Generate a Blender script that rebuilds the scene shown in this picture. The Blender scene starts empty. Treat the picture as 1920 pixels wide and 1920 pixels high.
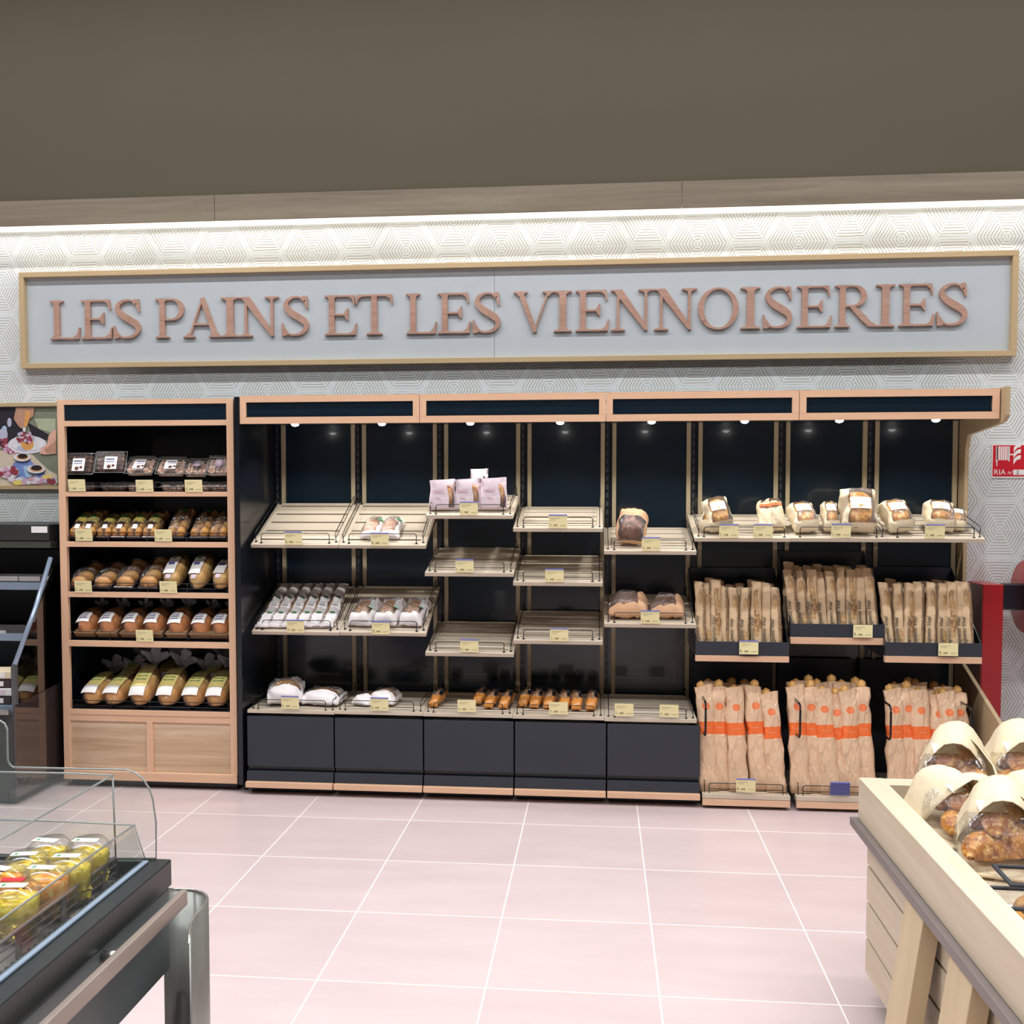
import bpy, math, random
from mathutils import Vector, Matrix, noise
random.seed(7)
PI = math.pi
sc = bpy.context.scene
# ------------------------------------------------------------------ camera
CF, YAW, PITCH, PXC, PYC = 1929.9, 0.09937, 0.04811, 932.07, 1020.85
CAM = Vector((0.594, -6.1845, 1.6673))
FW = Vector((-math.sin(YAW)*math.cos(PITCH), math.cos(YAW)*math.cos(PITCH), -math.sin(PITCH)))
RT = Vector((math.cos(YAW), math.sin(YAW), 0)); UP = RT.cross(FW)
cd = bpy.data.cameras.new('camera'); cam = bpy.data.objects.new('camera', cd); sc.collection.objects.link(cam)
cd.sensor_width = 36; cd.sensor_fit = 'HORIZONTAL'; cd.lens = 36*CF/1920
cd.shift_x = (960-PXC)/1920; cd.shift_y = (PYC-960)/1920; cd.clip_start = .05
M = Matrix((RT, UP, -FW)).transposed().to_4x4(); M.translation = CAM; cam.matrix_world = M
sc.camera = cam
# ------------------------------------------------------------------ world, lights, exposure
w = bpy.data.worlds.new('world'); sc.world = w; w.use_nodes = True
w.node_tree.nodes['Background'].inputs[0].default_value = (.90, .95, 1, 1)
w.node_tree.nodes['Background'].inputs[1].default_value = .30
def light(name, typ, loc, energy, color=(1, 1, 1), rot=(0, 0, 0), **k):
    l = bpy.data.lights.new(name, typ); l.energy = energy; l.color = color
    for a, b in k.items(): setattr(l, a, b)
    o = bpy.data.objects.new(name, l); o.location = loc; o.rotation_euler = rot; sc.collection.objects.link(o); return o
for i, yy in enumerate((-1.6, -3.8, -6.4, -9.0)):
    light('ceiling_lamp_row', 'AREA', (0, yy, 5.12), (215, 240, 165, 115)[i], (1, .985, .985), shape='RECTANGLE', size=10, size_y=(.08, .25, .25, .25)[i], spread=math.radians((180, 140, 110, 110)[i]))
for x in (-1.126, -.626, -.12, .374, .868, 1.35, 1.85, 2.36):
    light('canopy_spot', 'SPOT', (x, -.47, 2.025), 9, (1, .95, .88), rot=(math.radians(4), 0, 0), spot_size=math.radians(125), spot_blend=.6, shadow_soft_size=.02)
for i in range(5):
    light('pelmet_led', 'AREA', (-2.9+i*1.45, -.075, 3.285), 2.0, (1, .97, .9), shape='RECTANGLE', size=1.4, size_y=.08)
sc.view_settings.view_transform = 'Standard'; sc.view_settings.look = 'None'
sc.view_settings.exposure = 0.0; sc.view_settings.gamma = 1; sc.view_settings.use_curve_mapping = False
sc.cycles.max_bounces = 7; sc.cycles.transparent_max_bounces = 24; sc.cycles.caustics_reflective = False; sc.cycles.caustics_refractive = False

# ------------------------------------------------------------------ measuring helpers: a pixel of the photograph seen on a known plane
def ray(u, v): return FW + RT*((u-PXC)/CF) - UP*((v-PYC)/CF)
def at(u, v, y): d = ray(u, v); return CAM + d*((y-CAM.y)/d.y)
def atz(u, v, z): d = ray(u, v); return CAM + d*((z-CAM.z)/d.z)
def atx(u, v, x): d = ray(u, v); return CAM + d*((x-CAM.x)/d.x)
def onplane(u, v, p0, n): d = ray(u, v); return CAM + d*((p0-CAM).dot(n)/d.dot(n))
# ------------------------------------------------------------------ materials
def srgb(c):
    return tuple(((x/255)/12.92 if x/255 <= .04045 else ((x/255+.055)/1.055)**2.4) for x in c) + (1,)
MATS = {}
def nodes(name):
    m = bpy.data.materials.new(name); m.use_nodes = True; nt = m.node_tree
    b = nt.nodes['Principled BSDF']; MATS[name] = m; return m, nt, b
def N(nt, t, **k):
    n = nt.nodes.new(t)
    for a, b in k.items():
        if a.startswith('i_'): n.inputs[int(a[2:])].default_value = b
        else: setattr(n, a, b)
    return n
def mth(nt, op, a, b=None, c=None, clamp=False):
    n = nt.nodes.new('ShaderNodeMath'); n.operation = op; n.use_clamp = clamp
    for i, v in enumerate((a, b, c)):
        if v is None: continue
        if isinstance(v, (int, float)): n.inputs[i].default_value = v
        else: nt.links.new(v, n.inputs[i])
    return n.outputs[0]
def mixc(nt, f, a, b):
    n = nt.nodes.new('ShaderNodeMix'); n.data_type = 'RGBA'
    for i, v in ((0, f), (6, a), (7, b)):
        if isinstance(v, (int, float, tuple)): n.inputs[i].default_value = v
        else: nt.links.new(v, n.inputs[i])
    return n.outputs[2]
def plain(name, c, rough=.5, metal=0, var=.06, scale=12, coat=0, bump=0, spec=.5):
    m, nt, b = nodes(name); L = nt.links.new
    tc = N(nt, 'ShaderNodeTexCoord'); no = N(nt, 'ShaderNodeTexNoise'); no.inputs['Scale'].default_value = scale; no.inputs['Detail'].default_value = 4
    L(tc.outputs['Object'], no.inputs['Vector'])
    c = srgb(c); d = tuple(x*(1-var*2) for x in c[:3])+(1,); e = tuple(min(1, x*(1+var*2)) for x in c[:3])+(1,)
    L(mixc(nt, no.outputs['Fac'], d, e), b.inputs['Base Color'])
    b.inputs['Roughness'].default_value = rough; b.inputs['Metallic'].default_value = metal
    b.inputs['Coat Weight'].default_value = coat; b.inputs['Specular IOR Level'].default_value = spec
    if bump:
        bp = N(nt, 'ShaderNodeBump'); bp.inputs['Strength'].default_value = bump; bp.inputs['Distance'].default_value = .01
        L(no.outputs['Fac'], bp.inputs['Height']); L(bp.outputs[0], b.inputs['Normal'])
    return m
def wood(name, c, dark, axis=0, rough=.5, fine=1.0, amt=.55):
    m, nt, b = nodes(name); L = nt.links.new
    tc = N(nt, 'ShaderNodeTexCoord'); mp = N(nt, 'ShaderNodeMapping'); s = [38*fine]*3; s[axis] = 2.2*fine
    mp.inputs['Scale'].default_value = s; L(tc.outputs['Object'], mp.inputs[0])
    n1 = N(nt, 'ShaderNodeTexNoise'); n1.inputs['Scale'].default_value = 1; n1.inputs['Detail'].default_value = 7; n1.inputs['Roughness'].default_value = .65; n1.inputs['Distortion'].default_value = .6
    L(mp.outputs[0], n1.inputs['Vector'])
    n2 = N(nt, 'ShaderNodeTexNoise'); n2.inputs['Scale'].default_value = .35; n2.inputs['Detail'].default_value = 3; L(mp.outputs[0], n2.inputs['Vector'])
    f = mth(nt, 'MULTIPLY', mth(nt, 'ADD', mth(nt, 'MULTIPLY', n1.outputs['Fac'], .7), mth(nt, 'MULTIPLY', n2.outputs['Fac'], .5)), 1.0)
    f = mth(nt, 'MULTIPLY', mth(nt, 'SUBTRACT', f, .38), 2.4*amt, clamp=True)
    L(mixc(nt, f, srgb(c), srgb(dark)), b.inputs['Base Color']); b.inputs['Roughness'].default_value = rough
    bp = N(nt, 'ShaderNodeBump'); bp.inputs['Strength'].default_value = .12; bp.inputs['Distance'].default_value = .004
    L(n1.outputs['Fac'], bp.inputs['Height']); L(bp.outputs[0], b.inputs['Normal'])
    return m
def film(name, tint=(1, 1, 1), gloss=.10, rough=.12, haze=0., hazec=(1, 1, 1), bump=.5, bscale=30, fres=.55):
    m, nt, b = nodes(name); L = nt.links.new; nt.nodes.remove(b)
    out = nt.nodes['Material Output']
    tr = N(nt, 'ShaderNodeBsdfTransparent'); tr.inputs[0].default_value = tint+(1,)
    gl = N(nt, 'ShaderNodeBsdfGlossy'); gl.inputs['Roughness'].default_value = rough
    df = N(nt, 'ShaderNodeBsdfDiffuse'); df.inputs[0].default_value = hazec+(1,)
    if bump:
        tc = N(nt, 'ShaderNodeTexCoord'); no = N(nt, 'ShaderNodeTexNoise'); no.inputs['Scale'].default_value = bscale; no.inputs['Distortion'].default_value = 1.5
        L(tc.outputs['Object'], no.inputs['Vector']); bp = N(nt, 'ShaderNodeBump'); bp.inputs['Strength'].default_value = bump; bp.inputs['Distance'].default_value = .02
        L(no.outputs['Fac'], bp.inputs['Height']); L(bp.outputs[0], gl.inputs['Normal'])
    lw = N(nt, 'ShaderNodeLayerWeight'); lw.inputs['Blend'].default_value = .25
    m1 = N(nt, 'ShaderNodeMixShader'); m1.inputs[0].default_value = haze; L(tr.outputs[0], m1.inputs[1]); L(df.outputs[0], m1.inputs[2])
    m2 = N(nt, 'ShaderNodeMixShader'); L(mth(nt, 'ADD', mth(nt, 'MULTIPLY', lw.outputs['Fresnel'], fres), gloss, clamp=True), m2.inputs[0])
    L(m1.outputs[0], m2.inputs[1]); L(gl.outputs[0], m2.inputs[2]); L(m2.outputs[0], out.inputs[0])
    return m
def emit(name, c, s):
    m, nt, b = nodes(name); b.inputs['Base Color'].default_value = c+(1,); b.inputs['Emission Color'].default_value = c+(1,); b.inputs['Emission Strength'].default_value = s; return m

beech = wood('beech', (230, 192, 160), (212, 168, 136), 0, .45, .8)
beechv = wood('beech_vertical', (230, 192, 160), (212, 168, 136), 2, .45, .8)
oak = wood('grey_oak', (196, 182, 162), (150, 134, 112), 0, .6, .5, .8)
oakv = wood('grey_oak_upright', (190, 178, 150), (150, 136, 108), 2, .55, .8)
oaklt = wood('washed_oak', (228, 204, 176), (184, 154, 122), 0, .55, .55, 1.2)
board = wood('pale_board', (212, 200, 182), (182, 168, 146), 0, .5, .9)
tabw = wood('table_oak', (218, 206, 184), (186, 170, 144), 1, .5, .7, .7)
tabd = wood('table_leg_oak', (206, 188, 154), (184, 162, 126), 2, .5, .7)
pelw = wood('pelmet_oak', (146, 137, 120), (110, 100, 84), 0, .6, .4, 1.2)
black = plain('black_lacquer', (17, 22, 31), .28, 0, .05, 6, .2)
blackback = plain('black_back_panel', (17, 34, 47), .2, 0, .05, 3, .3)
slate = plain('slate_panel', (44, 50, 60), .5, 0, .04, 8)
wire = plain('black_wire', (24, 22, 24), .3, .3, .02, 8, .3)
steel = plain('brushed_steel', (176, 176, 172), .32, .9, .08, 40)
dsteel = plain('grey_painted_metal', (92, 96, 98), .4, .3, .05, 20)
white = plain('white_label', (240, 240, 238), .5, 0, .02, 20)
yellow = plain('yellow_card', (240, 232, 178), .55, 0, .02, 20)
ink = plain('dark_ink', (70, 68, 60), .6, 0, .02, 20)
greyink = plain('grey_ink', (178, 172, 140), .6, 0, .02, 20)
blueclip = plain('blue_clip', (120, 130, 205), .3, 0, .04, 20)
bluecard = plain('blue_card', (78, 84, 140), .5, 0, .04, 20)
clearfilm = film('clear_film', (1, 1, 1), .05, .12, .04, (.9, .9, .95))
crinkle = film('crinkled_film', (1, .99, .97), .05, .1, .035, (.8, .85, .9), .8, 45, fres=.34)
yfilm = film('printed_yellow_film', (1, .95, .75), .05, .12, .30, (.86, .74, .36), .7, 30)
clam = film('clear_plastic', (.98, .985, .99), .05, .12, .03, (.8, .85, .9), 0.03, 8, fres=.4)
glass = film('clear_glass', (.965, .98, .975), .02, .02, .02, (.7, .8, .8), 0, fres=.22)
glassedge = plain('glass_edge', (150, 158, 158), .15, 0, .05, 20, .5)
kraft = plain('kraft_paper', (222, 178, 140), .6, 0, .08, 14, 0, .5)
kraftd = plain('dark_kraft_paper', (200, 172, 136), .55, 0, .08, 14, 0, .5)
kraftw = plain('pale_kraft_paper', (228, 214, 184), .6, 0, .06, 14, 0, .6)
whitep = plain('white_paper', (238, 234, 236), .5, 0, .04, 14, 0, .5)
pinkp = plain('pinkish_paper', (222, 208, 220), .5, 0, .05, 18, 0, .5)
orange = plain('orange_print', (232, 108, 48), .6, 0, .05, 20)
green = plain('green_print', (70, 140, 80), .6, 0, .05, 20)
purple = plain('mauve_label', (176, 158, 176), .6, 0, .05, 20)
tray_m = plain('brown_tray', (150, 118, 84), .6, 0, .05, 20)
dtray = plain('dark_tray', (58, 46, 52), .3, 0, .05, 20, .2)
redpaint = plain('red_paint', (170, 16, 26), .35, 0, .05, 6, .3)
signred = plain('sign_red', (206, 28, 48), .4, 0, .02, 6)
underside_glow = emit('glowing_underside', (1, .95, .84), .9)  # emission stands in for LED light falling on the pelmet's wooden underside
bulb = emit('spot_lens', (1, .98, .95), 14)

def crust(name, base, dark, light=None, sc_=9, rough=.55, flour=None):
    m, nt, b = nodes(name); L = nt.links.new
    tc = N(nt, 'ShaderNodeTexCoord'); no = N(nt, 'ShaderNodeTexNoise'); no.inputs['Scale'].default_value = sc_; no.inputs['Detail'].default_value = 6; no.inputs['Distortion'].default_value = .7
    L(tc.outputs['Object'], no.inputs['Vector'])
    f = mth(nt, 'MULTIPLY', mth(nt, 'SUBTRACT', no.outputs['Fac'], .36), 3.2, clamp=True)
    col = mixc(nt, f, srgb(dark), srgb(base))
    if light:
        n2 = N(nt, 'ShaderNodeTexNoise'); n2.inputs['Scale'].default_value = sc_*3.3; n2.inputs['Detail'].default_value = 5; L(tc.outputs['Object'], n2.inputs['Vector'])
        col = mixc(nt, mth(nt, 'MULTIPLY', mth(nt, 'SUBTRACT', n2.outputs['Fac'], .52), 5, clamp=True), col, srgb(light))
    L(col, b.inputs['Base Color']); b.inputs['Roughness'].default_value = rough
    bp = N(nt, 'ShaderNodeBump'); bp.inputs['Strength'].default_value = .5; bp.inputs['Distance'].default_value = .01
    L(no.outputs['Fac'], bp.inputs['Height']); L(bp.outputs[0], b.inputs['Normal'])
    return m
brioche = crust('brioche_crust', (222, 150, 72), (168, 88, 34), (240, 190, 110), 7, .35)
loafc = crust('loaf_crust', (226, 176, 100), (196, 128, 60), (240, 208, 140), 8, .45)
rollc = crust('roll_crust', (226, 176, 96), (176, 110, 46), (244, 214, 150), 14, .4)
country = crust('country_crust', (206, 152, 100), (150, 92, 52), (232, 200, 160), 12, .6)
seeded = crust('seeded_crust', (190, 140, 90), (110, 66, 36), (226, 196, 150), 40, .6)
darkc = crust('dark_crust', (128, 78, 54), (78, 44, 32), (170, 120, 90), 14, .4)
cookie = crust('cookie', (150, 108, 92), (84, 54, 44), (176, 136, 118), 45, .6)
cream = crust('nougat', (232, 214, 200), (190, 130, 90), (246, 236, 226), 45, .6)
croiss = crust('croissant', (236, 170, 78), (146, 74, 26), (250, 216, 138), 26, .35)
bagette = crust('baguette_crust', (214, 166, 92), (160, 104, 48), (236, 206, 150), 16, .5)
pine = crust('pineapple', (244, 222, 70), (224, 188, 40), (250, 240, 150), 30, .25)
fruitmix = crust('mixed_fruit', (246, 200, 80), (236, 130, 60), (250, 236, 140), 24, .25)
mango = crust('mango', (250, 176, 30), (236, 140, 20), (252, 210, 70), 20, .25)

# orange banded baguette paper
def banded():
    m, nt, b = nodes('banded_kraft_paper'); L = nt.links.new
    tc = N(nt, 'ShaderNodeTexCoord'); sp = N(nt, 'ShaderNodeSeparateXYZ'); L(tc.outputs['Object'], sp.inputs[0])
    mp = N(nt, 'ShaderNodeMapping'); mp.inputs['Scale'].default_value = (3.2, 2, 1); L(tc.outputs['Object'], mp.inputs[0])
    no = N(nt, 'ShaderNodeTexNoise'); no.inputs['Scale'].default_value = 11; no.inputs['Detail'].default_value = 5; no.inputs['Distortion'].default_value = .8; L(mp.outputs[0], no.inputs['Vector'])
    c = mixc(nt, no.outputs['Fac'], srgb((208, 170, 134)), srgb((236, 206, 176)))
    z = sp.outputs[2]; x = sp.outputs[0]
    band = mth(nt, 'COMPARE', z, .358, .036)
    thin = mth(nt, 'COMPARE', z, .360, .0016); tx = mth(nt, 'COMPARE', x, .002, .022)
    band = mth(nt, 'SUBTRACT', band, mth(nt, 'MULTIPLY', mth(nt, 'MULTIPLY', thin, tx), .5))
    dx = mth(nt, 'SUBTRACT', x, .004); dz = mth(nt, 'SUBTRACT', z, .483)
    r = mth(nt, 'ADD', mth(nt, 'MULTIPLY', dx, dx), mth(nt, 'MULTIPLY', dz, dz))
    disc = mth(nt, 'MULTIPLY', mth(nt, 'LESS_THAN', r, .00047), mth(nt, 'LESS_THAN', sp.outputs[1], 0.0))
    f = mth(nt, 'ADD', band, mth(nt, 'MULTIPLY', disc, .85), clamp=True)
    L(mixc(nt, f, c, srgb((236, 112, 50))), b.inputs['Base Color']); b.inputs['Roughness'].default_value = .55
    bp = N(nt, 'ShaderNodeBump'); bp.inputs['Strength'].default_value = .9; bp.inputs['Distance'].default_value = .02
    L(no.outputs['Fac'], bp.inputs['Height']); L(bp.outputs[0], b.inputs['Normal']); return m
bandpaper = banded()
# floor tiles
def floor_mat():
    m, nt, b = nodes('floor_tiles'); L = nt.links.new
    tc = N(nt, 'ShaderNodeTexCoord'); sp = N(nt, 'ShaderNodeSeparateXYZ'); L(tc.outputs['Object'], sp.inputs[0])
    T = .5832
    fx = mth(nt, 'PINGPONG', mth(nt, 'SUBTRACT', sp.outputs[0], -.9497), T/2); fy = mth(nt, 'PINGPONG', mth(nt, 'SUBTRACT', sp.outputs[1], -1.048), T/2)
    g = mth(nt, 'LESS_THAN', mth(nt, 'MINIMUM', fx, fy), .0028)
    cx = mth(nt, 'FLOOR', mth(nt, 'DIVIDE', mth(nt, 'SUBTRACT', sp.outputs[0], -.9497), T)); cy = mth(nt, 'FLOOR', mth(nt, 'DIVIDE', mth(nt, 'SUBTRACT', sp.outputs[1], -1.048), T))
    cb = N(nt, 'ShaderNodeCombineXYZ'); L(cx, cb.inputs[0]); L(cy, cb.inputs[1])
    wn = N(nt, 'ShaderNodeTexWhiteNoise'); L(cb.outputs[0], wn.inputs['Vector'])
    mp = N(nt, 'ShaderNodeMapping'); mp.inputs['Scale'].default_value = (1.2, 5, 1); L(tc.outputs['Object'], mp.inputs[0])
    no = N(nt, 'ShaderNodeTexNoise'); no.inputs['Scale'].default_value = 1.6; no.inputs['Detail'].default_value = 6; L(mp.outputs[0], no.inputs['Vector'])
    v = mth(nt, 'ADD', mth(nt, 'MULTIPLY', wn.outputs['Value'], .25), mth(nt, 'MULTIPLY', no.outputs['Fac'], .8))
    c = mixc(nt, v, srgb((192, 175, 176)), srgb((212, 197, 198)))
    c = mixc(nt, g, c, srgb((246, 242, 238)))
    sc2 = N(nt, 'ShaderNodeTexNoise'); sc2.inputs['Scale'].default_value = 9; sc2.inputs['Detail'].default_value = 8; L(mp.outputs[0], sc2.inputs['Vector'])
    scuff = mth(nt, 'MULTIPLY', mth(nt, 'SUBTRACT', sc2.outputs['Fac'], .66), 4, clamp=True)
    c = mixc(nt, scuff, c, srgb((232, 222, 218)))
    L(c, b.inputs['Base Color']); L(mth(nt, 'ADD', mth(nt, 'MULTIPLY', no.outputs['Fac'], .15), .26), b.inputs['Roughness'])
    bp = N(nt, 'ShaderNodeBump'); bp.inputs['Strength'].default_value = .25; bp.inputs['Distance'].default_value = .002; bp.invert = True
    L(g, bp.inputs['Height']); L(bp.outputs[0], b.inputs['Normal']); return m
# wallpaper with concentric hexagons
def wall_mat():
    m, nt, b = nodes('hexagon_wallpaper'); L = nt.links.new
    tc = N(nt, 'ShaderNodeTexCoord'); sp = N(nt, 'ShaderNodeSeparateXYZ'); L(tc.outputs['Object'], sp.inputs[0])
    R = .1923; H = R*math.sqrt(3)
    wob = N(nt, 'ShaderNodeTexNoise'); wob.inputs['Scale'].default_value = 18; L(tc.outputs['Object'], wob.inputs['Vector'])
    wv = mth(nt, 'MULTIPLY', mth(nt, 'SUBTRACT', wob.outputs['Fac'], .5), .006)
    def hexd(ox, oz):
        x = mth(nt, 'PINGPONG', mth(nt, 'SUBTRACT', sp.outputs[0], -.574+ox), 1.5*R)
        z = mth(nt, 'PINGPONG', mth(nt, 'SUBTRACT', sp.outputs[2], 3.134+oz), H/2)
        hz = z; hs = mth(nt, 'ADD', mth(nt, 'MULTIPLY', x, math.sqrt(3)/2), mth(nt, 'MULTIPLY', z, .5))
        return mth(nt, 'MAXIMUM', hz, hs), mth(nt, 'ABSOLUTE', mth(nt, 'SUBTRACT', hz, hs)), z
    d1, g1, z1 = hexd(0, 0); d2, g2, z2 = hexd(1.5*R, H/2)
    d = mth(nt, 'MINIMUM', d1, d2); first = mth(nt, 'LESS_THAN', d1, d2)
    gap = mth(nt, 'ADD', mth(nt, 'MULTIPLY', first, g1), mth(nt, 'MULTIPLY', mth(nt, 'SUBTRACT', 1.0, first), g2))
    zz = mth(nt, 'ADD', mth(nt, 'MULTIPLY', first, z1), mth(nt, 'MULTIPLY', mth(nt, 'SUBTRACT', 1.0, first), z2))
    dd = mth(nt, 'ADD', d, wv)
    s = .0163
    line = mth(nt, 'LESS_THAN', mth(nt, 'PINGPONG', mth(nt, 'ADD', dd, .0045), s/2), .0017)
    line = mth(nt, 'MULTIPLY', line, mth(nt, 'LESS_THAN', d, .158))
    line = mth(nt, 'MULTIPLY', line, mth(nt, 'GREATER_THAN', gap, .003))
    line = mth(nt, 'MULTIPLY', line, mth(nt, 'GREATER_THAN', zz, .002))
    L(mixc(nt, line, srgb((222, 230, 232)), srgb((150, 140, 124))), b.inputs['Base Color']); b.inputs['Roughness'].default_value = .6
    return m

# ------------------------------------------------------------------ mesh helpers
class MB:
    def __init__(s): s.v = []; s.f = []; s.sm = []; s.mi = []
    def add(s, vs, fs, smooth=False, mi=0):
        o = len(s.v); s.v += [tuple(p) for p in vs]
        for f in fs: s.f.append(tuple(i+o for i in f)); s.sm.append(smooth); s.mi.append(mi)
        return s
    def box(s, x0, x1, y0, y1, z0, z1, mi=0):
        vs = [(x, y, z) for z in (z0, z1) for y in (y0, y1) for x in (x0, x1)]
        return s.add(vs, [(0, 2, 3, 1), (4, 5, 7, 6), (0, 1, 5, 4), (2, 6, 7, 3), (0, 4, 6, 2), (1, 3, 7, 5)], False, mi)
    def hexa(s, p, mi=0):   # 8 points: bottom ring 4, top ring 4
        return s.add(p, [(3, 2, 1, 0), (4, 5, 6, 7), (0, 1, 5, 4), (1, 2, 6, 5), (2, 3, 7, 6), (3, 0, 4, 7)], False, mi)
    def prism(s, poly, axis, a, b, mi=0):   # polygon (p,q) extruded along an axis from a to b
        n = len(poly)
        def P(p, q, t): return {'x': (t, p, q), 'y': (p, t, q), 'z': (p, q, t)}[axis]
        vs = [P(p, q, a) for p, q in poly]+[P(p, q, b) for p, q in poly]
        return s.add(vs, [tuple(range(n)), tuple(range(2*n-1, n-1, -1))]+[(i, n+i, n+(i+1) % n, (i+1) % n) for i in range(n)], False, mi)
    def tube(s, pts, r, n=6, closed=False, mi=0):
        pts = [Vector(p) for p in pts]; m = len(pts); vs = []; 
        ref = Vector((0.13, .31, .94))
        for i, p in enumerate(pts):
            a = pts[(i-1) % m] if (i > 0 or closed) else p; b = pts[(i+1) % m] if (i < m-1 or closed) else p
            t = (b-a).normalized(); u = t.cross(ref)
            if u.length < .05: u = t.cross(Vector((1, 0, 0)))
            u.normalize(); w2 = t.cross(u)
            for k in range(n):
                an = 2*PI*k/n; vs.append(p+(u*math.cos(an)+w2*math.sin(an))*r)
        fs = []
        for i in range(m if closed else m-1):
            j = (i+1) % m
            for k in range(n): fs.append((i*n+k, i*n+(k+1) % n, j*n+(k+1) % n, j*n+k))
        if not closed: fs += [tuple(range(n-1, -1, -1)), tuple((m-1)*n+k for k in range(n))]
        return s.add(vs, fs, True, mi)
    def lathe(s, prof, c=(0, 0, 0), n=20, mi=0, sx=1, sy=1):
        vs = []; m = len(prof)
        for r, z in prof:
            for k in range(n):
                a = 2*PI*k/n; vs.append((c[0]+r*math.cos(a)*sx, c[1]+r*math.sin(a)*sy, c[2]+z))
        fs = [(i*n+k, i*n+(k+1) % n, (i+1)*n+(k+1) % n, (i+1)*n+k) for i in range(m-1) for k in range(n)]
        if prof[0][0] > 1e-5: fs.append(tuple(range(n-1, -1, -1)))
        if prof[-1][0] > 1e-5: fs.append(tuple((m-1)*n+k for k in range(n)))
        return s.add(vs, fs, True, mi)
    def mesh(s, name, mats, wind=True):
        me = bpy.data.meshes.new(name); me.from_pydata(s.v, [], s.f)
        for m in (mats if isinstance(mats, (list, tuple)) else [mats]): me.materials.append(m)
        me.polygons.foreach_set('use_smooth', s.sm); me.polygons.foreach_set('material_index', s.mi); me.update()
        return me
    def obj(s, name, mats, parent=None, loc=None, rot=None, bevel=0):
        return link(name, s.mesh(name, mats), parent, loc, rot, bevel)
def link(name, me, parent=None, loc=None, rot=None, bevel=0):
    o = bpy.data.objects.new(name, me); sc.collection.objects.link(o)
    if parent: o.parent = parent
    if loc is not None: o.location = loc
    if rot is not None: o.rotation_euler = rot
    if bevel:
        b = o.modifiers.new('bevel', 'BEVEL'); b.width = bevel; b.segments = 2; b.limit_method = 'ANGLE'; b.angle_limit = .6
    return o
def tag(o, label, cat, group=None):
    o['label'] = label; o['category'] = cat
    if group: o['group'] = group
    return o
def thing(name, label, cat, loc=(0, 0, 0), rot=(0, 0, 0), group=None):
    o = bpy.data.objects.new(name, None); sc.collection.objects.link(o); o.location = loc; o.rotation_euler = rot; o.empty_display_size = .05
    return tag(o, label, cat, group)
def struct(o): o['kind'] = 'structure'; return o
def dup(root, label=None, group=None):
    r = root.copy(); sc.collection.objects.link(r)
    if label: r['label'] = label
    if group: r['group'] = group
    for ch in root.children:
        c = ch.copy(); sc.collection.objects.link(c); c.parent = r
        for g in ch.children:
            d = g.copy(); sc.collection.objects.link(d); d.parent = c
    return r
ORD = ['first', 'second', 'third', 'fourth', 'fifth', 'sixth', 'seventh', 'eighth', 'ninth', 'tenth', 'eleventh', 'twelfth', 'thirteenth']
def rnd(a, b): return random.uniform(a, b)
def twist(c, r0, r1, h, seed, lean=.35):
    m = MB(); n = 22; vs = []; rows = 6
    for j in range(rows+1):
        t = j/rows; rr_ = r0+(r1-r0)*t**1.4
        for k in range(n):
            a = 2*PI*k/n; q = rr_*(1+.35*math.sin(a*4+seed+t*2)*t+.2*math.sin(a*7+seed*2)*t); vs.append((c[0]+q*math.cos(a)*1.2, c[1]+h*t*(1-lean)+q*.3*math.sin(a), c[2]+h*t*lean*1.6+q*math.sin(a)*.8+.012*math.sin(a*5+seed)*t))
    return m.add(vs, [(j*n+k, j*n+(k+1) % n, (j+1)*n+(k+1) % n, (j+1)*n+k) for j in range(rows) for k in range(n)], True)
def sgnp(c, e): return math.copysign(abs(c)**e, c)

# soft lump: length along +y, width x, height z, flat on z=0
def lump(W, L, H, nr=14, nt=20, e=.8, endp=.5, flat=.25, amp=0, fr=9, seed=0, ridges=0, ramp=0, endmin=.0, split=None, bz=0, taper=0, pillow=0, ridge=0):
    vs = []; par = []
    for i in range(nr+1):
        t = i/nr; s = abs(2*t-1); pr = max(endmin, (1-s**(1/endp*1.3))**.5) if endp > 0 else 1
        if i in (0, nr): pr = max(endmin, .02)
        rg = 1+ramp*abs(math.sin(PI*ridges*t)) if ridges else 1
        for k in range(nt):
            a = 2*PI*k/nt-PI/2
            x = sgnp(math.cos(a), e)*W/2*pr*(1-taper*t); z = sgnp(math.sin(a), e)
            z = (z*H*(1-flat)*(rg) if z > 0 else z*H*flat)*(pr**.8)+H*flat
            p = Vector((x, t*L, z+bz*math.sin(PI*t)))
            if pillow:
                p.x = sgnp(math.cos(a), e)*W/2*(1-.10*s**3)*(1-taper*t)
            if ridge:
                q = noise.noise(p*fr*1.3+Vector((seed, 2*seed, 5))); p.z += (abs(q)-.2)*ridge*2*min(1, pr*2); p.x += noise.noise(p*fr+Vector((9, seed, 3)))*ridge*.8
            if amp: p += noise.noise_vector(p*fr+Vector((seed*3.1, seed, 0)))*amp
            vs.append(p)
    mb = [MB(), MB()]; fs = [[], []]
    for i in range(nr):
        for k in range(nt):
            f = (i*nt+k, i*nt+(k+1) % nt, (i+1)*nt+(k+1) % nt, (i+1)*nt+k)
            w_ = 0
            if split: w_ = 1 if split((i+.5)/nr, 2*PI*(k+.5)/nt-PI/2) else 0
            fs[w_].append(f)
    fs[0].append(tuple(range(nt-1, -1, -1))); fs[0].append(tuple(nr*nt+k for k in range(nt)))
    mb[0].add(vs, fs[0], True)
    if split: mb[1].add(vs, fs[1], True); return mb
    return mb[0]
def clean(mb):
    used = sorted({i for f in mb.f for i in f}); mp = {a: b for b, a in enumerate(used)}
    mb.v = [mb.v[i] for i in used]; mb.f = [tuple(mp[i] for i in f) for f in mb.f]; return mb
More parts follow.
